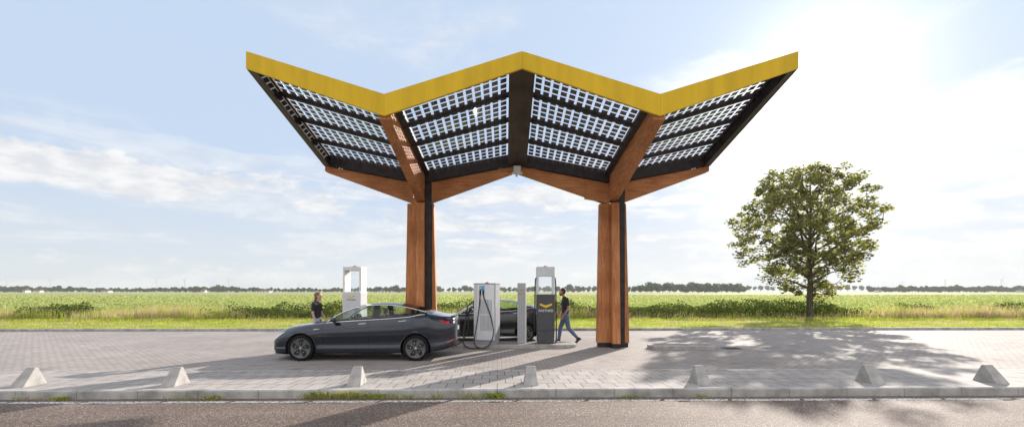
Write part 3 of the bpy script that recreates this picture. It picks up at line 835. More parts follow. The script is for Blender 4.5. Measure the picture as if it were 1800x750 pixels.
        for k in range(5):
            a = 2*math.pi*k/5+math.pi/2+(.0 if x < 2 else .22)
            pts = [(.06, -.035), (.11, -.04), (.205, -.078), (.225, -.04), (.21, .02), (.16, .05), (.11, .042), (.06, .02)]
            P = []
            for (r, o_) in pts:
                P.append((x+r*math.cos(a)-o_*math.sin(a), WZ+r*math.sin(a)+o_*math.cos(a)))
            y0 = yo-side*.012; w.prism(P, min(y0, y0+side*.006), max(y0, y0+side*.006))
        w.build('spoke_recess', BLACKP, wh)
        w = MB()
        for k in range(5):
            a = 2*math.pi*k/5+math.pi/2+(.0 if x < 2 else .22)
            cx, cz = x+.125*math.cos(a), WZ+.125*math.sin(a)
            w = MB(); w.tube([(cx, yo-side*.01, cz), (cx, yo+side*.0, cz)], .013, 8); w.build('wheel_bolt', CHROME, wh)
        w = MB(); w.tube([(x, yo-side*.015, WZ), (x, yo+side*.002, WZ)], .028, 12); w.build('hub_cap', CHROME, wh)
    for x in WX:
        for s in (-1, 1):
            wheel(x, s)
            # wheel housing
            w = MB(); m = 24; vs = []; fs = []
            for k in range(m+1):
                a = -.45+ (math.pi+.9)*k/m
                for d in (.90, .56): vs.append((x+(RA+.004)*math.cos(a), s*d, WZ+(RA+.004)*math.sin(a)))
            for k in range(m): fs.append((2*k, 2*k+1, 2*k+3, 2*k+2))
            w.add(vs, fs); c0 = [(x+(RA+.004)*math.cos(a), s*.56, WZ+(RA+.004)*math.sin(a)) for a in np.linspace(-.45, math.pi+.45, 24)]
            w.add(c0, [tuple(range(len(c0)))]); w.build('wheel_housing', INTER, t)
            w = MB(); w.tube([SP(x+RA*math.cos(a), 1, s)*0+Vector((x+(RA+.0)*math.cos(a), s*(Wd(x+RA*math.cos(a))*.985), WZ+RA*math.sin(a))) for a in np.linspace(-.2, math.pi+.2, 30)], .009, 6)
            w.build('arch_lip', paint, t, smooth=True)
    # details on both sides
    for s in (-1, 1):
        w = MB()
        xsb = np.linspace(1.46, 3.93, 50)
        w.tube([SP(x, 7.06, s, .006) for x in xsb], .014, 6); w.tube([SP(x, 7.98, s, .006) for x in xsb], .014, 6)
        w.build('window_trim', CHROME, t, smooth=True)
        w = MB()
        for x, t0, t1 in ((1.39, 2.2, 7.0), (2.55, 2.2, 7.0)):
            w.tube([SP(x+(.0), q, s, .0005) for q in np.linspace(t0, t1, 24)], .0055, 4)
        w.tube([SP(3.63-(7-q)*.02-max(0, 5.2-q)*.16, q, s, .0005) for q in np.linspace(4.1, 7.0, 24)], .0055, 4)
        w.tube([SP(x, 2.5, s, .0005) for x in np.linspace(1.39, 3.2, 24)], .0035, 4)
        w.build('door_gap', BLACKP, t)
        for (x0, x1) in ((2.28, 2.49), (3.28, 3.49)):
            w = MB(); w.tube([SP(x, 6.45+.10*(x-x0), s, .010) for x in np.linspace(x0, x1, 8)], [.008]+[.013]*6+[.007], 6)
            w.build('door_handle', CHROME, t, smooth=True)
        w = MB(); w.tube([SP(x, 6.0, s, .004) for x in (1.17, 1.24, 1.33)], [.016, .012, .005], 6); w.build('side_repeater', CHROME, t, smooth=True)
        # mirror
        mx = MB(); c = Vector((1.70, s*.985, 1.035)); vs = []; fs = []
        for a in range(9):
            for k in range(12):
                th = math.pi*a/8; p2 = 2*math.pi*k/12
                vs.append(c+Vector((-.085*math.cos(th)*1, .095*math.sin(th)*math.cos(p2), .062*math.sin(th)*math.sin(p2))))
        for a in range(8):
            for k in range(12): fs.append((a*12+k, a*12+(k+1) % 12, (a+1)*12+(k+1) % 12, (a+1)*12+k))
        mx.add(vs, fs); mx.tube([(1.68, s*.93, .99), (1.70, s*.84, .955)], .025, 8); mx.build('mirror', paint, t, smooth=True)
        # lamps as patches lying on the body
        def patch(nm, x0, x1, f0, f1, mat, off=.004, nx=16, ny=8):
            w = MB(); vs = []; fs = []
            for i in range(nx+1):
                x = x0+(x1-x0)*i/nx; u = i/nx
                a, b_ = f0(u), f1(u)
                for j in range(ny+1): vs.append(SP(x, a+(b_-a)*j/ny, s, off))
            for i in range(nx):
                for j in range(ny): fs.append((i*(ny+1)+j, (i+1)*(ny+1)+j, (i+1)*(ny+1)+j+1, i*(ny+1)+j+1))
            w.add(vs, fs); return w.build(nm, mat, t, smooth=True)
        patch('headlight', .07, .42, lambda u: 5.4+1.2*u, lambda u: 6.9-.15*u, LENS)
        patch('tail_light', 4.28, 4.54, lambda u: 6.50-.45*u, lambda u: 6.62+.05*u, RED)
        patch('rear_reflector', 4.50, 4.66, lambda u: 3.25, lambda u: 3.55, RED)
        patch('fog_trim', .03, .22, lambda u: 2.3+.2*u, lambda u: 3.2-.6*u, BLACKP)
    # spoiler lip, front lip, plates
    w = MB(); w.prism([(4.55, 1.105), (4.66, 1.125), (4.665, 1.11), (4.6, 1.08)], -.56, .56); w.build('spoiler', BLACKP, t, smooth=False)
    w = MB(); w.prism([(4.68, .72), (4.697, .72), (4.69, .83), (4.68, .83)], -.24, .24); w.build('number_plate', MGREY, t)
    w = MB(); w.prismz([(-.005, -.42), (-.005, .42), (.1, .68), (.45, .86), (.45, -.86), (.1, -.68)], .165, .185); w.build('front_lip', BLACKP, t)
    return t
make_car('electric_car', MIDGR_PAINT, (-5.96, 11.35+.925, 0), 'metallic grey electric sedan parked in front of the chargers, nose to the left')
make_car('electric_car', BLACK_PAINT, (-3.02, 15.6+.925, 0), 'glossy black electric sedan parked behind the charging cabinet')

# ------------------------------------------------------------ people
def ell(b, c, r, n=16, m=10):
    vs = []; fs = []
    for a in range(m+1):
        for k in range(n):
            th = math.pi*a/m; ph = 2*math.pi*k/n
            vs.append(Vector(c)+Vector((r[0]*math.sin(th)*math.cos(ph), r[1]*math.sin(th)*math.sin(ph), r[2]*math.cos(th))))
    for a in range(m):
        for k in range(n): fs.append((a*n+k, a*n+(k+1) % n, (a+1)*n+(k+1) % n, (a+1)*n+k))
    b.add(vs, fs)
def skin(name, V, E, Rr, mat, parent, extra=(), vox=.0075, smooth=3):
    b = MB(); RR = [r if isinstance(r, tuple) else (r, r) for r in Rr]
    def frame(d):
        y = Vector((0, 1, 0)); u = y-d*y.dot(d)
        if u.length < .3: u = Vector((1, 0, 0)); u = u-d*u.dot(d)
        u.normalize(); return u, d.cross(u)
    for v, r in zip(V, RR): ell(b, v, (r[0], r[1], min(r)), 14, 8)
    for i, j in E:
        p, q = Vector(V[i]), Vector(V[j]); d = (q-p)
        if d.length < 1e-4: continue
        u, w = frame(d.normalized()); n = 14; vs = []
        for c, r in ((p, RR[i]), (q, RR[j])):
            for k in range(n):
                t_ = 2*math.pi*k/n; vs.append(c+u*(r[1]*math.cos(t_))+w*(r[0]*math.sin(t_)))
        b.add(vs, [(k, (k+1) % n, n+(k+1) % n, n+k) for k in range(n)]+[tuple(range(n-1, -1, -1)), tuple(range(n, 2*n))])
    for c, r in extra: ell(b, c, r, 18, 12)
    o = b.build(name, mat, None, smooth=True)
    bm = bmesh.new(); bm.from_mesh(o.data); bmesh.ops.remove_doubles(bm, verts=bm.verts, dist=1e-5); bmesh.ops.recalc_face_normals(bm, faces=bm.faces); bm.to_mesh(o.data); bm.free()
    rm = o.modifiers.new('r', 'REMESH'); rm.mode = 'VOXEL'; rm.voxel_size = vox; rm.use_smooth_shade = True
    sm = o.modifiers.new('m', 'SMOOTH'); sm.factor = .5; sm.iterations = smooth
    bpy.context.view_layer.update()
    m2 = bpy.data.meshes.new_from_object(o.evaluated_get(bpy.context.evaluated_depsgraph_get()))
    o.modifiers.clear(); o.data = m2; o.parent = parent
    m2.materials.clear(); m2.materials.append(mat)
    m2.polygons.foreach_set('use_smooth', [True]*len(m2.polygons))
    return o
class Sk:
    def __init__(s): s.v = []; s.e = []; s.r = []
    def p(s, co, r, link=None):
        s.v.append(co); s.r.append(r); i = len(s.v)-1
        if link is not None: s.e.append((link, i))
        return i
    def chain(s, start, pts):
        for co, r in pts: start = s.p(co, r, start)
        return start
def person(loc, F, J, skinm, topm, legm, hairm, label, female=False):
    """F = +1 faces +x, -1 faces -x.  J holds joints as (forward, lateral, z)."""
    t = empty('person', loc, 0 if F > 0 else math.pi, label=label, cat='person')
    if F < 0:
        J = {q: (v[0], -v[1], v[2]) for q, v in J.items()}; F = 1
    P = lambda q: (F*q[0], q[1], q[2])
    k = .9 if female else 1.0
    s = Sk()
    hip = s.p(P(J['hip']), (.12*k, .15*k))
    waist = s.p(P(J['waist']), (.10*k, .125*k), hip)
    chest = s.p(P(J['chest']), (.115*k, .155*k), waist)
    neckb = s.p(P(J['neck']), .062*k, chest)
    nk = s.p(P(J['neck2']), .055*k, neckb)
    hc = J['head']; s.p(P((hc[0]-.02, 0, hc[2]-.05)), .055*k, nk)
    for sd_ in ('n', 'f'):
        sh, el_, wr, ha = J['sh'+sd_], J['el'+sd_], J['wr'+sd_], J['ha'+sd_]
        i = s.p(P(sh), .056*k, chest); i = s.p(P(el_), .040*k, i); i = s.p(P(wr), .027*k, i)
        d = (Vector(ha)-Vector(wr)).normalized()
        palm = Vector(wr)+d*.06; i = s.p(P(palm), (.034*k, .020), i)
        side = Vector((1, 0, 0)); side = (side-d*side.dot(d)).normalized()
        for q in range(4):
            off = side*((q-1.5)*.019); L = (.07, .08, .075, .058)[q]
            b0 = palm+d*.035+off; curl = Vector((.3, .0, .0))
            b1 = b0+(d*.9+side*-.05).normalized()*L*.5; b2 = b1+(d*.75+Vector((.35, 0, 0))).normalized()*L*.5
            j = s.p(P(b0), .0095, i); j = s.p(P(b1), .0088, j); s.p(P(b2), .0075, j)
        th = palm+side*.03-d*.02; j = s.p(P(th), .012, i); s.p(P(th+(side*.7+d*.7).normalized()*.045), .0095, j)
        hj, kn, an, toe = J['hj'+sd_], J['kn'+sd_], J['an'+sd_], J['toe'+sd_]
        i = s.p(P(hj), .092*k, hip); i = s.p(P(kn), .060*k, i); i = s.p(P(an), .036*k, i); s.p(P(toe), .024, i)
    ex = [(P((hc[0]-.008, 0, hc[2]+.022)), (.098, .076, .088)), (P((hc[0]+.030, 0, hc[2]-.045)), (.062, .058, .078)), (P((hc[0]+.090, 0, hc[2]-.022)), (.024, .014, .024)),
          (P((hc[0]+.072, 0, hc[2]-.095)), (.022, .024, .022))]+[(P((hc[0]-.005, l*.078, hc[2]-.012)), (.020, .014, .030)) for l in (-1, 1)]
    body = skin('body', s.v, s.e, s.r, skinm, t, ex, .006, 2)
    b = MB()
    for l in (-1, 1): ell(b, P((hc[0]+.080, l*.030, hc[2]+.006)), (.009, .012, .007), 10, 6)
    b.build('eyes', HAIRD, t, smooth=True)
    b = MB(); ell(b, P((hc[0]+.089, 0, hc[2]-.066)), (.008, .022, .006), 10, 6); b.build('mouth', RED if female else SKIN, t, smooth=True)
    # hair
    b = MB()
    ell(b, P((hc[0]-.032, 0, hc[2]+.040)), (.100, .086, .088), 20, 14)
    ell(b, P((hc[0]-.045, 0, hc[2]-.005)), (.078, .080, .075), 20, 14)
    if female:
        hs = Sk(); a = hs.p(P((hc[0]-.040, 0, hc[2]+.03)), (.07, .08)); a = hs.p(P((hc[0]-.070, 0, hc[2]-.07)), (.055, .082), a)
        a = hs.p(P((hc[0]-.10, 0, hc[2]-.19)), (.042, .085), a); hs.p(P((hc[0]-.13, 0, hc[2]-.31)), (.022, .055), a)
        skin('long_hair', hs.v, hs.e, hs.r, hairm, t, smooth=6)
    b.build('hair', hairm, t, smooth=True)
    if not female:
        b = MB(); ell(b, P((hc[0]+.050, 0, hc[2]-.090)), (.050, .056, .042), 14, 10); ell(b, P((hc[0]+.012, 0, hc[2]-.06)), (.040, .0635, .055), 14, 10); b.build('beard', hairm, t, smooth=True)
    # clothes
    c = Sk(); q = 1.09*k
    i0 = c.p(P((J['hip'][0], 0, J['hip'][2]-.02)), (.125*q, .165*q)); im = c.p(P((J['hip'][0], 0, J['hip'][2]+.06)), (.120*q, .16*q), i0); i1 = c.p(P(J['waist']), (.112*q, .150*q), im)
    i2 = c.p(P((J['chest'][0], 0, J['chest'][2])), (.125*q, .160*q), i1); i3 = c.p(P((J['neck'][0], 0, J['neck'][2]-.05)), (.085*q, .118*q), i2)
    c.p(P((J['neck'][0]+.005, 0, J['neck'][2])), .062*q, i3)
    for sd_ in ('n', 'f'):
        a, e_ = Vector(J['sh'+sd_]), Vector(J['el'+sd_])
        j = c.p(P(a), .066*q, i2); c.p(P(a.lerp(e_, .35)), .062*q, j); c.p(P(a.lerp(e_, .60)), .057*q, len(c.v)-1)
    skin('shirt', c.v, c.e, c.r, topm, t)
    c = Sk(); q = 1.12*k; i0 = c.p(P(J['hip']), (.125*q, .158*q)); c.p(P((J['hip'][0], 0, J['hip'][2]+.08)), (.115*q, .145*q), i0)
    for sd_ in ('n', 'f'):
        j = c.p(P(J['hj'+sd_]), .102*q, i0); j = c.p(P(Vector(J['hj'+sd_]).lerp(Vector(J['kn'+sd_]), .5)), .082*q, j); j = c.p(P(J['kn'+sd_]), .064*q, j); j = c.p(P(Vector(J['kn'+sd_]).lerp(Vector(J['an'+sd_]), .5)), .058*q, j); c.p(P(Vector(J['kn'+sd_]).lerp(Vector(J['an'+sd_]), .97)), .046*q, j)
    skin('trousers', c.v, c.e, c.r, legm, t)
    for sd_ in ('n', 'f'):
        an, toe = Vector(J['an'+sd_]), Vector(J['toe'+sd_]); c = Sk()
        heel = Vector(J.get('heel'+sd_, (an.x-.05, an.y, .04)))
        mid = (heel+toe)/2+Vector((0, 0, .012))
        i0 = c.p(P(an), .058); i1 = c.p(P(heel), .050, i0); i2 = c.p(P(mid), (.045, .052), i0); c.p(P(toe), (.034, .048), i2)
        skin('shoe', c.v, c.e, c.r, HAIRD, t)
    return t
man = dict(hip=(0, 0, .97), waist=(-.005, 0, 1.12), chest=(-.01, 0, 1.36), neck=(.02, 0, 1.53), neck2=(.05, 0, 1.58), jaw=(.09, 0, 1.63), head=(.11, 0, 1.72), crown=(.10, 0, 1.78),
    shn=(-.02, -.20, 1.47), eln=(-.07, -.25, 1.17), wrn=(.09, -.24, .95), han=(.14, -.24, .85),
    shf=(.01, .20, 1.47), elf=(.10, .25, 1.18), wrf=(.22, .22, .97), haf=(.26, .22, .87),
    hjn=(0, -.095, .92), knn=(-.10, -.10, .50), ann=(-.40, -.10, .17), toen=(-.345, -.10, .035), heeln=(-.47, -.10, .15),
    hjf=(0, .095, .92), knf=(.15, .10, .51), anf=(.21, .10, .09), toef=(.35, .10, .032), heelf=(.17, .10, .04))
person((2.03, 15.35, 0), -1, man, SKIN, SHIRT, JEANS, HAIRD, 'bearded person in black T-shirt and blue jeans walking beside the dark charger')
wom = dict(hip=(0, 0, .92), waist=(0, 0, 1.08), chest=(.005, 0, 1.28), neck=(0, 0, 1.42), neck2=(.015, 0, 1.47), jaw=(.035, 0, 1.52), head=(.045, 0, 1.595), crown=(.035, 0, 1.65),
    shn=(-.03, -.165, 1.35), eln=(-.04, -.21, 1.09), wrn=(.05, -.22, .86), han=(.08, -.21, .76),
    shf=(.01, .165, 1.35), elf=(.05, .20, 1.09), wrf=(.17, .16, .92), haf=(.24, .13, .87),
    hjn=(0, -.09, .87), knn=(.02, -.10, .48), ann=(-.03, -.10, .09), toen=(.12, -.10, .032), hjf=(0, .09, .87), knf=(.03, .10, .48), anf=(.02, .10, .09), toef=(.17, .11, .032))
person((-5.60, 13.55, 0), 1, wom, SKIN2, SHIRT, JEANS2, HAIRB, 'person with long brown hair and black top standing behind the grey car bonnet', True)

# ------------------------------------------------------------ vegetation
nr = np.random.default_rng(11)
def quads_mesh(name, centers, axes_u, axes_v, mats, parent=None, tri=False, mi=None):
    n = len(centers)
    if tri:
        V = np.stack([centers-axes_u, centers+axes_u, centers+axes_v], 1).reshape(-1, 3); k = 3
    else:
        V = np.stack([centers-axes_u*.5, centers-axes_v, centers+axes_u*.5+axes_v*.0, centers+axes_v], 1).reshape(-1, 3); k = 4
    me = bpy.data.meshes.new(name); me.vertices.add(n*k); me.loops.add(n*k); me.polygons.add(n)
    me.vertices.foreach_set('co', V.ravel().astype(np.float32)); me.loops.foreach_set('vertex_index', np.arange(n*k, dtype=np.int32))
    me.polygons.foreach_set('loop_start', np.arange(0, n*k, k, dtype=np.int32))
    if not isinstance(mats, list): mats = [mats]
    for m in mats: me.materials.append(m)
    if mi is not None: me.polygons.foreach_set('material_index', np.asarray(mi, dtype=np.int32))
    me.update(); me.validate()
    o = bpy.data.objects.new(name, me); COL.objects.link(o)
    if parent: o.parent = parent
    return o
def rand_dirs(n):
    v = nr.normal(size=(n, 3)); return v/np.linalg.norm(v, axis=1)[:, None]
def leaf_axes(n, size, updown=.6):
    d = rand_dirs(n); a = rand_dirs(n); u = np.cross(d, a); u /= np.linalg.norm(u, axis=1)[:, None]
    s = size*nr.uniform(.6, 1.3, n)[:, None]
    return u*s, d*s*.62

# the big tree
def big_tree():
    t = empty('leafy_tree', (19.15, 28.6, -.02), 0, label='round crowned broadleaf tree on the grass verge, sun behind it', cat='tree')
    prof = tb('1.35:.7 1.8:1.7 2.5:2.5 3.4:3.25 4.6:3.9 5.6:4.3 6.3:4.4 6.9:4.1 7.4:3.5 8.2:3.05 8.9:2.4 9.4:1.5 9.75:.4')
    r = random.Random(3)
    cl = []
    while len(cl) < 440:
        z = r.uniform(1.4, 9.7); R_ = prof(z)
        if r.random() > (R_/4.4)**1.3+.05: continue
        q = r.random()**.42; a = r.uniform(0, 2*math.pi)
        lump = 1+.10*math.sin(3*a+z*1.3)+.07*math.sin(5*a-z*2.1+1)
        rr = R_*q*lump*.95
        if z < 3.0 and q < .35: continue
        p = Vector((rr*math.cos(a)-.30*min(1, z/4), rr*math.sin(a), z))
        if any((p-c).length < .36 for c in cl): continue
        cl.append(p)
    b = MB()
    tr = [(0, 0, 0), (.02, 0, .3), (.0, .02, 1.2), (.03, 0, 2.4), (-.02, .02, 3.8), (.02, 0, 5.4), (.05, .0, 7.0), (.0, .0, 8.6)]
    b.tube(spline(tr, 4), list(np.interp(np.linspace(0, 1, 29), [0, .05, .3, .6, 1], [.30, .22, .175, .12, .03])), 12)
    b.build('trunk', BARK, t, smooth=True)
    bb = MB(); limbs = []
    for k in range(34):
        z0 = 1.7+k*.185; a = k*2.4+r.uniform(-.3, .3); zt = min(9.2, z0+1.0+r.uniform(.6, 2.2)*(1 if k < 20 else .6)); R_ = prof(zt)*.82
        if k < 5: zt = z0+.5+k*.2; R_ = prof(zt)*.8
        p0 = Vector((0, 0, z0)); p3 = Vector((R_*math.cos(a), R_*math.sin(a), zt)); p1 = p0.lerp(p3, .35)+Vector((r.uniform(-.15, .15), r.uniform(-.15, .15), .12)); p2 = p0.lerp(p3, .7)+Vector((r.uniform(-.2, .2), r.uniform(-.2, .2), .12))
        sp = spline([p0, p1, p2, p3], 5); r0 = .085 if k < 20 else .055
        bb.tube(sp, list(np.linspace(r0, .014, len(sp))), 7); limbs += sp[3:]
    for c in cl:
        n = min(limbs, key=lambda q: (q-c).length); 
        if (n-c).length < 1.1: bb.tube([n, n.lerp(c, .5)+Vector((0, 0, -.05)), c], [.02, .013, .006], 4)
    bb.build('branches', BARK, t, smooth=True)
    C = []
    for c in cl:
        k = int(r.uniform(34, 84)); rad = r.uniform(.30, .60)
        d = rand_dirs(k)*(nr.uniform(0, 1, k)**.5)[:, None]*np.array([rad, rad, rad*.62]); C.append(d+np.array(c))
    C = np.concatenate(C); C[:, 2] = np.maximum(C[:, 2], 1.25)
    u, v = leaf_axes(len(C), .165)
    # leaves lie more flat than random
    u[:, 2] *= .6; v[:, 2] *= .6
    quads_mesh('crown', C, u, v, LEAF, t)
big_tree()

# distant trees
def far_tree_mesh(kind):
    r = {0: (8.4, 4.4, 1.0), 1: (10.5, 5.8, .1), 2: (12.5, 5.0, 3.0)}[kind]
    H, Rr, z0 = r; n = 700 if kind != 2 else 480
    cz = (H+z0)/2; hz_ = (H-z0)/2
    blobs = nr.normal(size=(9, 3)); blobs /= np.linalg.norm(blobs, axis=1)[:, None]; blobs *= nr.uniform(.3, .7, 9)[:, None]
    idx = nr.integers(0, 9, n); d = rand_dirs(n)*nr.uniform(.5, 1, n)[:, None]*.45
    P = blobs[idx]+d; P = P/np.maximum(1, np.linalg.norm(P, axis=1))[:, None]
    C = P*np.array([Rr, Rr, hz_])+np.array([0, 0, cz])
    u, v = leaf_axes(n, 1.25)
    return C, u, v, H
protos = []
for kd in (0, 0, 0, 1, 1, 1, 2, 2):
    e_ = empty('distant_tree', (0, -500, 0))
    C, u, v, H = far_tree_mesh(kd)
    quads_mesh('crown', C, u, v, FARLEAF, e_)
    b = MB(); b.tube([(0, 0, -.3), (0, 0, H*.6)], [.25, .12], 6); b.build('trunk', BARK, e_)
    protos.append((kd, e_))
used = set()
def place(kinds, px, Yd, sc, label, group):
    c = [q for q in protos if q[0] in kinds]; kd, p = rnd.choice(c)
    if p.name in used: o = copy_tree(p)
    else: o = p; used.add(p.name)
    o.location = ((px-888)/800*Yd, Yd, -.16); o.scale = (sc*rnd.uniform(.9, 1.15), sc*rnd.uniform(.9, 1.15), sc*rnd.uniform(.85, 1.15)); o.rotation_euler.z = rnd.uniform(0, 6.28)
    tag(o, label, 'tree', group)
G1 = 'trees in the long row beyond the field'
x = -25
while x < 712:
    Yd = 560+rnd.uniform(-25, 25); hf = .92 if x > 560 else 1.0
    place((0, 0, 1) if x < 80 or 330 < x < 420 or x > 640 else (0,), x, Yd, (.76+.12*math.sin(x*.021)+rnd.uniform(-.1, .12))*hf, 'small distant green tree in the row left of the canopy', G1); x += rnd.uniform(3.6, 7.2)
x = 764
while x < 1050:
    Yd = 620+rnd.uniform(-25, 25)
    place((0, 1), x, Yd, .9+rnd.uniform(-.2, .2), 'small distant green tree in the row seen between the two columns', G1); x += rnd.uniform(7, 11)
x = 1104
while x < 1312:
    Yd = 470+rnd.uniform(-18, 18)
    s_ = .62 if x < 1130 else .92
    place((1,), x, Yd, s_*1.1+rnd.uniform(-.08, .12), 'rounded distant tree in the hazy clump between column and leafy tree', 'trees in the round clump beyond the field'); x += rnd.uniform(8, 12)
x = 1318
while x < 1535:
    Yd = 820+rnd.uniform(-25, 25)
    if x < 1380 or True: place((2,), x, Yd, 1.0+rnd.uniform(-.12, .12), 'pale hazy far tree standing behind the leafy tree trunk', 'hazy far trees behind the leafy tree'); 
    x += rnd.uniform(9, 13)
x = 1530
while x < 1830:
    Yd = 540+rnd.uniform(-20, 20)
    place((0, 0, 1), x, Yd, .74+.12*math.sin((x-1530)*.012)+rnd.uniform(-.1, .1), 'small distant green tree in the row right of the leafy tree', G1); x += rnd.uniform(3.6, 7.2)

# distant houses
def house(px, Yd, w, h, label):
    w *= .62; h *= .8
    t = empty('farmhouse', ((px-888)/800*Yd, Yd, -.16), rnd.uniform(-.3, .3), label=label, cat='house', group='small houses along the far tree row')
    b = MB(); b.box(-w/2, w/2, -3, 3, 0, h); b.build('wall', WALLW, t)
    b = MB(); b.prismx([(-3.4, h), (0, h+1.6), (3.4, h)], -w/2-.3, w/2+.3); rf = b.build('roof', ROOFM, t)
    b = MB(); b.box(w*.3, w*.3+.6, -.4, .4, h+1.2, h+3.0); b.build('chimney', ROOFM, rf)
    b = MB(); b.box(-w*.3, -w*.3+1.2, -3.05, -2.99, 1, 2.2); b.box(w*.15, w*.15+1.2, -3.05, -2.99, 1, 2.2); b.build('window', DGREY, t)
house(47, 530, 6, 3.2, 'small white house with brown roof under the far left trees'); house(70, 525, 8, 2.8, 'second small white house, in front of the far left trees')
house(188, 528, 14, 2.4, 'long low farm building below the tree row, right of two houses'); house(359, 530, 6, 3.2, 'small white house alone in the middle of the left tree row')
house(468, 527, 15, 2.2, 'long low shed below the tree row left of the standing woman'); house(674, 560, 7, 3, 'small pale house seen between the white charger and left column')
house(1543, 515, 6, 3.2, 'small white house at the left end of the right tree row'); house(1793, 515, 6, 3, 'small white house under the tree row at the right border')

# wind turbines
def turbine():
    t = empty('wind_turbine', (0, 0, 0))
    H = 62
    b = MB(); b.tube([(0, 0, 0), (0, 0, H)], [2.1, 1.2], 10); b.build('tower', TURB, t)
    b = MB(); b.box(-1.8, 1.8, -4, 4, H-1.2, H+2.4); b.build('nacelle', TURB, t)
    for k in range(3):
        a = 2*math.pi*k/3
        b = MB(); b.prism([(-1.2, 1.5), (1.4, 1.5), (.35, 34), (-.1, 34)], -5.2, -4.7)
        o = b.build('blade', TURB, t); o.rotation_euler = (0, a, 0); o.location = (0, 0, H)
    return t
tp = None
for px, hub, ph, lab in ((12, 491, .45, 'far wind turbine left of the others above the left trees'), (89, 492, 1.15, 'far wind turbine second from the left border'), (275, 493, 1.3, 'far wind turbine above the middle of the left tree row'),
                    (325, 492, .5, 'far wind turbine just left of the tallest distant heap cloud'), (402, 491, 1.2, 'far wind turbine above the trees left of the standing woman'), (501, 498, .3, 'tiny far wind turbine nearest the left side of the woman'), (526, 498, .9, 'tiny far wind turbine directly left of the white charger'),
                    (1585, 496, .15, 'far wind turbine nearest the right side of the leafy tree'), (1661, 493, .7, 'far wind turbine in the middle of the three at right'), (1760, 492, .1, 'far wind turbine nearest the right border')):
    if tp is None: o = tp = turbine()
    else: o = copy_tree(tp)
    Yd = 62*800/(511-hub)*.96; k_ = min(1, 2150/Yd); Yd *= k_; o.scale = (k_, k_, k_)
    o.location = ((px-888)/800*Yd, Yd, -.16); o.rotation_euler.z = 0
    for c in [q for q in bpy.data.objects if q.parent == o and q.name.startswith('blade')]:
        c.rotation_euler = (0, c.rotation_euler[1]+ph, 0)
    tag(o, lab, 'wind turbine', 'wind turbines on the horizon')

# grass, shrubs, crops
def rot_g(P):
    Q = P.copy(); Q[:, 0] = P[:, 0]*math.cos(GA)-P[:, 1]*math.sin(GA); Q[:, 1] = P[:, 0]*math.sin(GA)+P[:, 1]*math.cos(GA); return Q
def vnoise(x, y, s, seed):
    r = np.random.default_rng(seed); g = r.uniform(0, 1, (64, 64)); X_ = x/s; Y_ = y/s
    xi = np.floor(X_).astype(int); yi = np.floor(Y_).astype(int); fx = X_-xi; fy = Y_-yi; fx = fx*fx*(3-2*fx); fy = fy*fy*(3-2*fy)
    a = g[xi % 64, yi % 64]; b_ = g[(xi+1) % 64, yi % 64]; c = g[xi % 64, (yi+1) % 64]; d = g[(xi+1) % 64, (yi+1) % 64]
    return (a*(1-fx)+b_*fx)*(1-fy)+(c*(1-fx)+d*fx)*fy
def blades(name, n, x0, x1, y0, y1, hfn, wfn, zfn, lean, mats, mifn=None, keep=None, label=None):
    x = nr.uniform(x0, x1, n); y = nr.uniform(y0, y1, n)
    if keep is not None:
        k = nr.uniform(0, 1, n) < keep(x, y); x = x[k]; y = y[k]; n = len(x)
    h = hfn(x, y)*nr.uniform(.5, 1.25, n); w = wfn*nr.uniform(.7, 1.3, n); a = nr.uniform(0, math.pi, n)
    C = rot_g(np.stack([x, y, zfn(x, y)], 1))
    U = np.stack([np.cos(a)*w, np.sin(a)*w, np.zeros(n)], 1)
    V_ = np.stack([nr.normal(0, lean, n)*h+lean*.5*h, nr.normal(0, lean, n)*h, h], 1)
    mi = mifn(x, y, n) if mifn else None
    o = quads_mesh(name, C, U, V_, mats, tri=True, mi=mi)
    return tag(o, label=label, kind='stuff')
zv_ = lambda x, y: np.interp(y, [20.2, 27.4, 30.5], [.06, -.01, -.15])
blades('verge_grass', 120000, -34, 34, 20.28, 29.0, lambda x, y: .05+.10*vnoise(x, y, 1.1, 1)**2+.10*(y > 26), .012, zv_, .5, [GRASSM, DRYM],
       lambda x, y, n: ((nr.uniform(0, 1, n) < .10+.5*(vnoise(x, y*2.5, 1.6, 2) > .62)*(y > 21.3))).astype(int), label='short mown green grass on the verge')
# clumps of unmown grass at the kerb
shr = lambda x: np.clip(np.interp(x, [-40, -17.2, -15.0, -11, -9.0, -2, 2, 6.5, 9, 12, 22, 24, 40], [0, 0, 1, 1, .7, .3, .35, .45, .85, 1, 1, 0, 0]), 0, 1)
blades('tall_dry_grass', 80000, -42, 42, 27.6, 30.8, lambda x, y: (.55+.45*vnoise(x, y, 1.7, 5))*(1-.35*shr(x)), .013, zv_, .22, [DRYM, GRASSM],
       lambda x, y, n: (nr.uniform(0, 1, n) < .32+.4*(vnoise(x, y, 2.3, 8) > .55)).astype(int), keep=lambda x, y: (.35+.65*(vnoise(x, y, 1.3, 6) > .4))*(1-.75*shr(x)), label='tall dry seeding grass along the ditch')
# leafy shrubs along the ditch
n = 120000; x = nr.uniform(-44, 44, n); y = nr.uniform(28.0, 31.5, n)
sh = np.clip(shr(x)+1.1*(vnoise(x, y*.3, 1.9, 12) > .66), 0, 1)
hh = (.45+1.0*vnoise(x, y*.4, .9, 15))*(.45+.55*sh)
k = nr.uniform(0, 1, n) < sh*.9+.04; x, y, hh = x[k], y[k], hh[k]; z = hh*nr.uniform(0.02, 1, len(x))**.8-.1
u, v = leaf_axes(len(x), .085); tag(quads_mesh('roadside_shrubs', rot_g(np.stack([x, y, z], 1)), u, v, SHRUBM), label='dark leafy weeds and low shrubs along the ditch', kind='stuff')
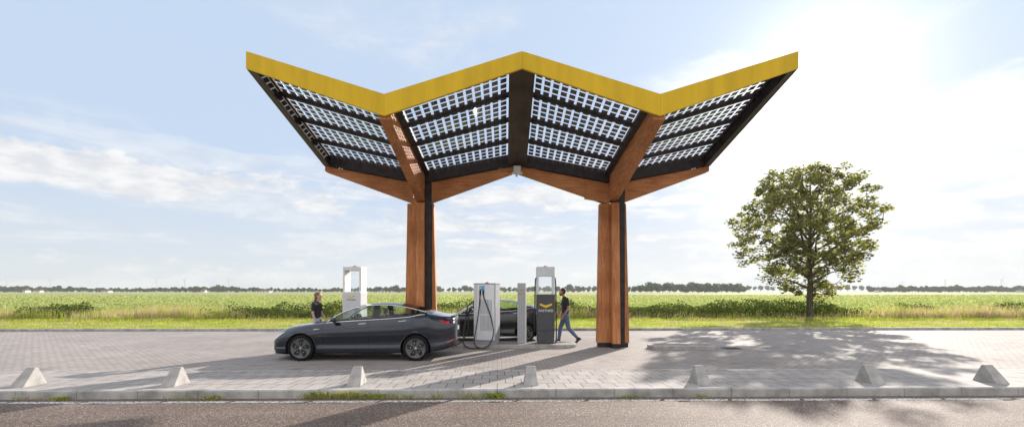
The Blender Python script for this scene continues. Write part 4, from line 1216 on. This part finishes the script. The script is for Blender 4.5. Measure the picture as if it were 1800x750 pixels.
# crop rows
def crops(n, y0, y1, size, hgt):
    yy = 1/nr.uniform(1/y1, 1/y0, n); xx = nr.uniform(-1.3, 1.35, n)*yy
    row = np.round(yy/.75)*.75+nr.normal(0, .13, n)
    yy = np.where(yy < 70, row, yy)
    zz = hgt*(.55+.45*vnoise(xx, yy, 1.4, 21))*nr.uniform(.3, 1, n)-.15
    return np.stack([xx, yy, zz], 1), size*(.6+.4*yy/y0)
P1, s1 = crops(200000, 31.5, 190, .11, .62)
d = rand_dirs(len(P1)); a = rand_dirs(len(P1)); u = np.cross(d, a); u /= np.linalg.norm(u, axis=1)[:, None]
tag(quads_mesh('crop_foliage', rot_g(P1), u*s1[:, None], d*s1[:, None]*.7, CROPM), label='leafy green potato crop covering the field', kind='stuff')

# weeds in the kerb gutter
def weed(px, w, h, n, label, leafy=0):
    y = KY-.035; X0 = (px-888)/800*7.7
    t = empty('kerb_weed', G(X0, y, ZR), 0, label=label, cat='weed', group='weeds growing along the kerb')
    x = nr.normal(0, w/2, n); yy = nr.uniform(-.03, .03, n); C = np.stack([x, yy, np.zeros(n)], 1)
    hgt = h*nr.uniform(.4, 1.1, n); U = np.stack([np.ones(n)*.007, np.zeros(n), np.zeros(n)], 1)
    V_ = np.stack([nr.normal(0, .5, n)*hgt, nr.normal(-.2, .25, n)*hgt, hgt], 1)
    quads_mesh('blades', C, U, V_, [GRASSM, DRYM], t, tri=True, mi=(nr.uniform(0, 1, n) < .3).astype(int))
    if leafy:
        m = leafy; C = np.stack([nr.normal(0, w/2.4, m), nr.uniform(-.06, .03, m), nr.uniform(.01, h*.7, m)], 1); u, v = leaf_axes(m, .03)
        quads_mesh('leaves', C, u, v, LEAF if h > .12 else GRASSM, t)
for a in ((580, .35, .15, 140, 'wide tuft of pale weeds at the kerb, left of the other thick tufts', 60), (622, .35, .17, 160, 'thick pale grass tuft growing at the kerb below the third bollard', 40), (672, .4, .12, 110, 'low green weed patch at the kerb in front of the car rear', 90),
          (730, .25, .09, 40, 'sparse weed sprigs at the kerb between the thick and single tufts', 10), (788, .12, .13, 24, 'single upright grass sprig at the kerb below the car tail', 0), (838, .2, .14, 40, 'small pale grass tuft at the kerb left of the dandelion', 0),
          (885, .25, .12, 26, 'broad leaved green weed at the kerb below the fourth bollard', 130), (137, .2, .07, 20, 'tiny yellow green weed at the kerb near the leftmost bollard', 60), (395, .2, .08, 24, 'tiny yellow green weed at the kerb right of the second bollard', 60),
          (1125, .3, .05, 30, 'flat dark weed at the kerb below the canopy column', 30), (1245, .2, .09, 24, 'thin dark weed sprigs at the kerb below the fifth bollard', 0), (80, .3, .10, 26, 'thin straw weed at the kerb below the leftmost bollard', 0), (340, .3, .10, 26, 'thin straw weed at the kerb below the second bollard', 0)):
    weed(*a[:5], leafy=a[5])

# ------------------------------------------------------------ haze
HZ = True
if HZ:
    b = MB(); b.box(-2600, 2600, -520, 2650, -1.2, 100)
    m = bpy.data.materials.new('haze'); m.use_nodes = True; n_ = m.node_tree.nodes; n_.clear()
    out = n_.new('ShaderNodeOutputMaterial'); pv = n_.new('ShaderNodeVolumePrincipled')
    pv.inputs['Color'].default_value = (.54, .58, .64, 1); pv.inputs['Density'].default_value = .00029; pv.inputs['Anisotropy'].default_value = .15
    m.node_tree.links.new(pv.outputs[0], out.inputs['Volume'])
    o = b.build('haze', m); tag(o, label='pale summer haze over the flat fields', kind='stuff')
S.cycles.max_bounces = 8; S.cycles.transparent_max_bounces = 24; S.cycles.volume_bounces = 1
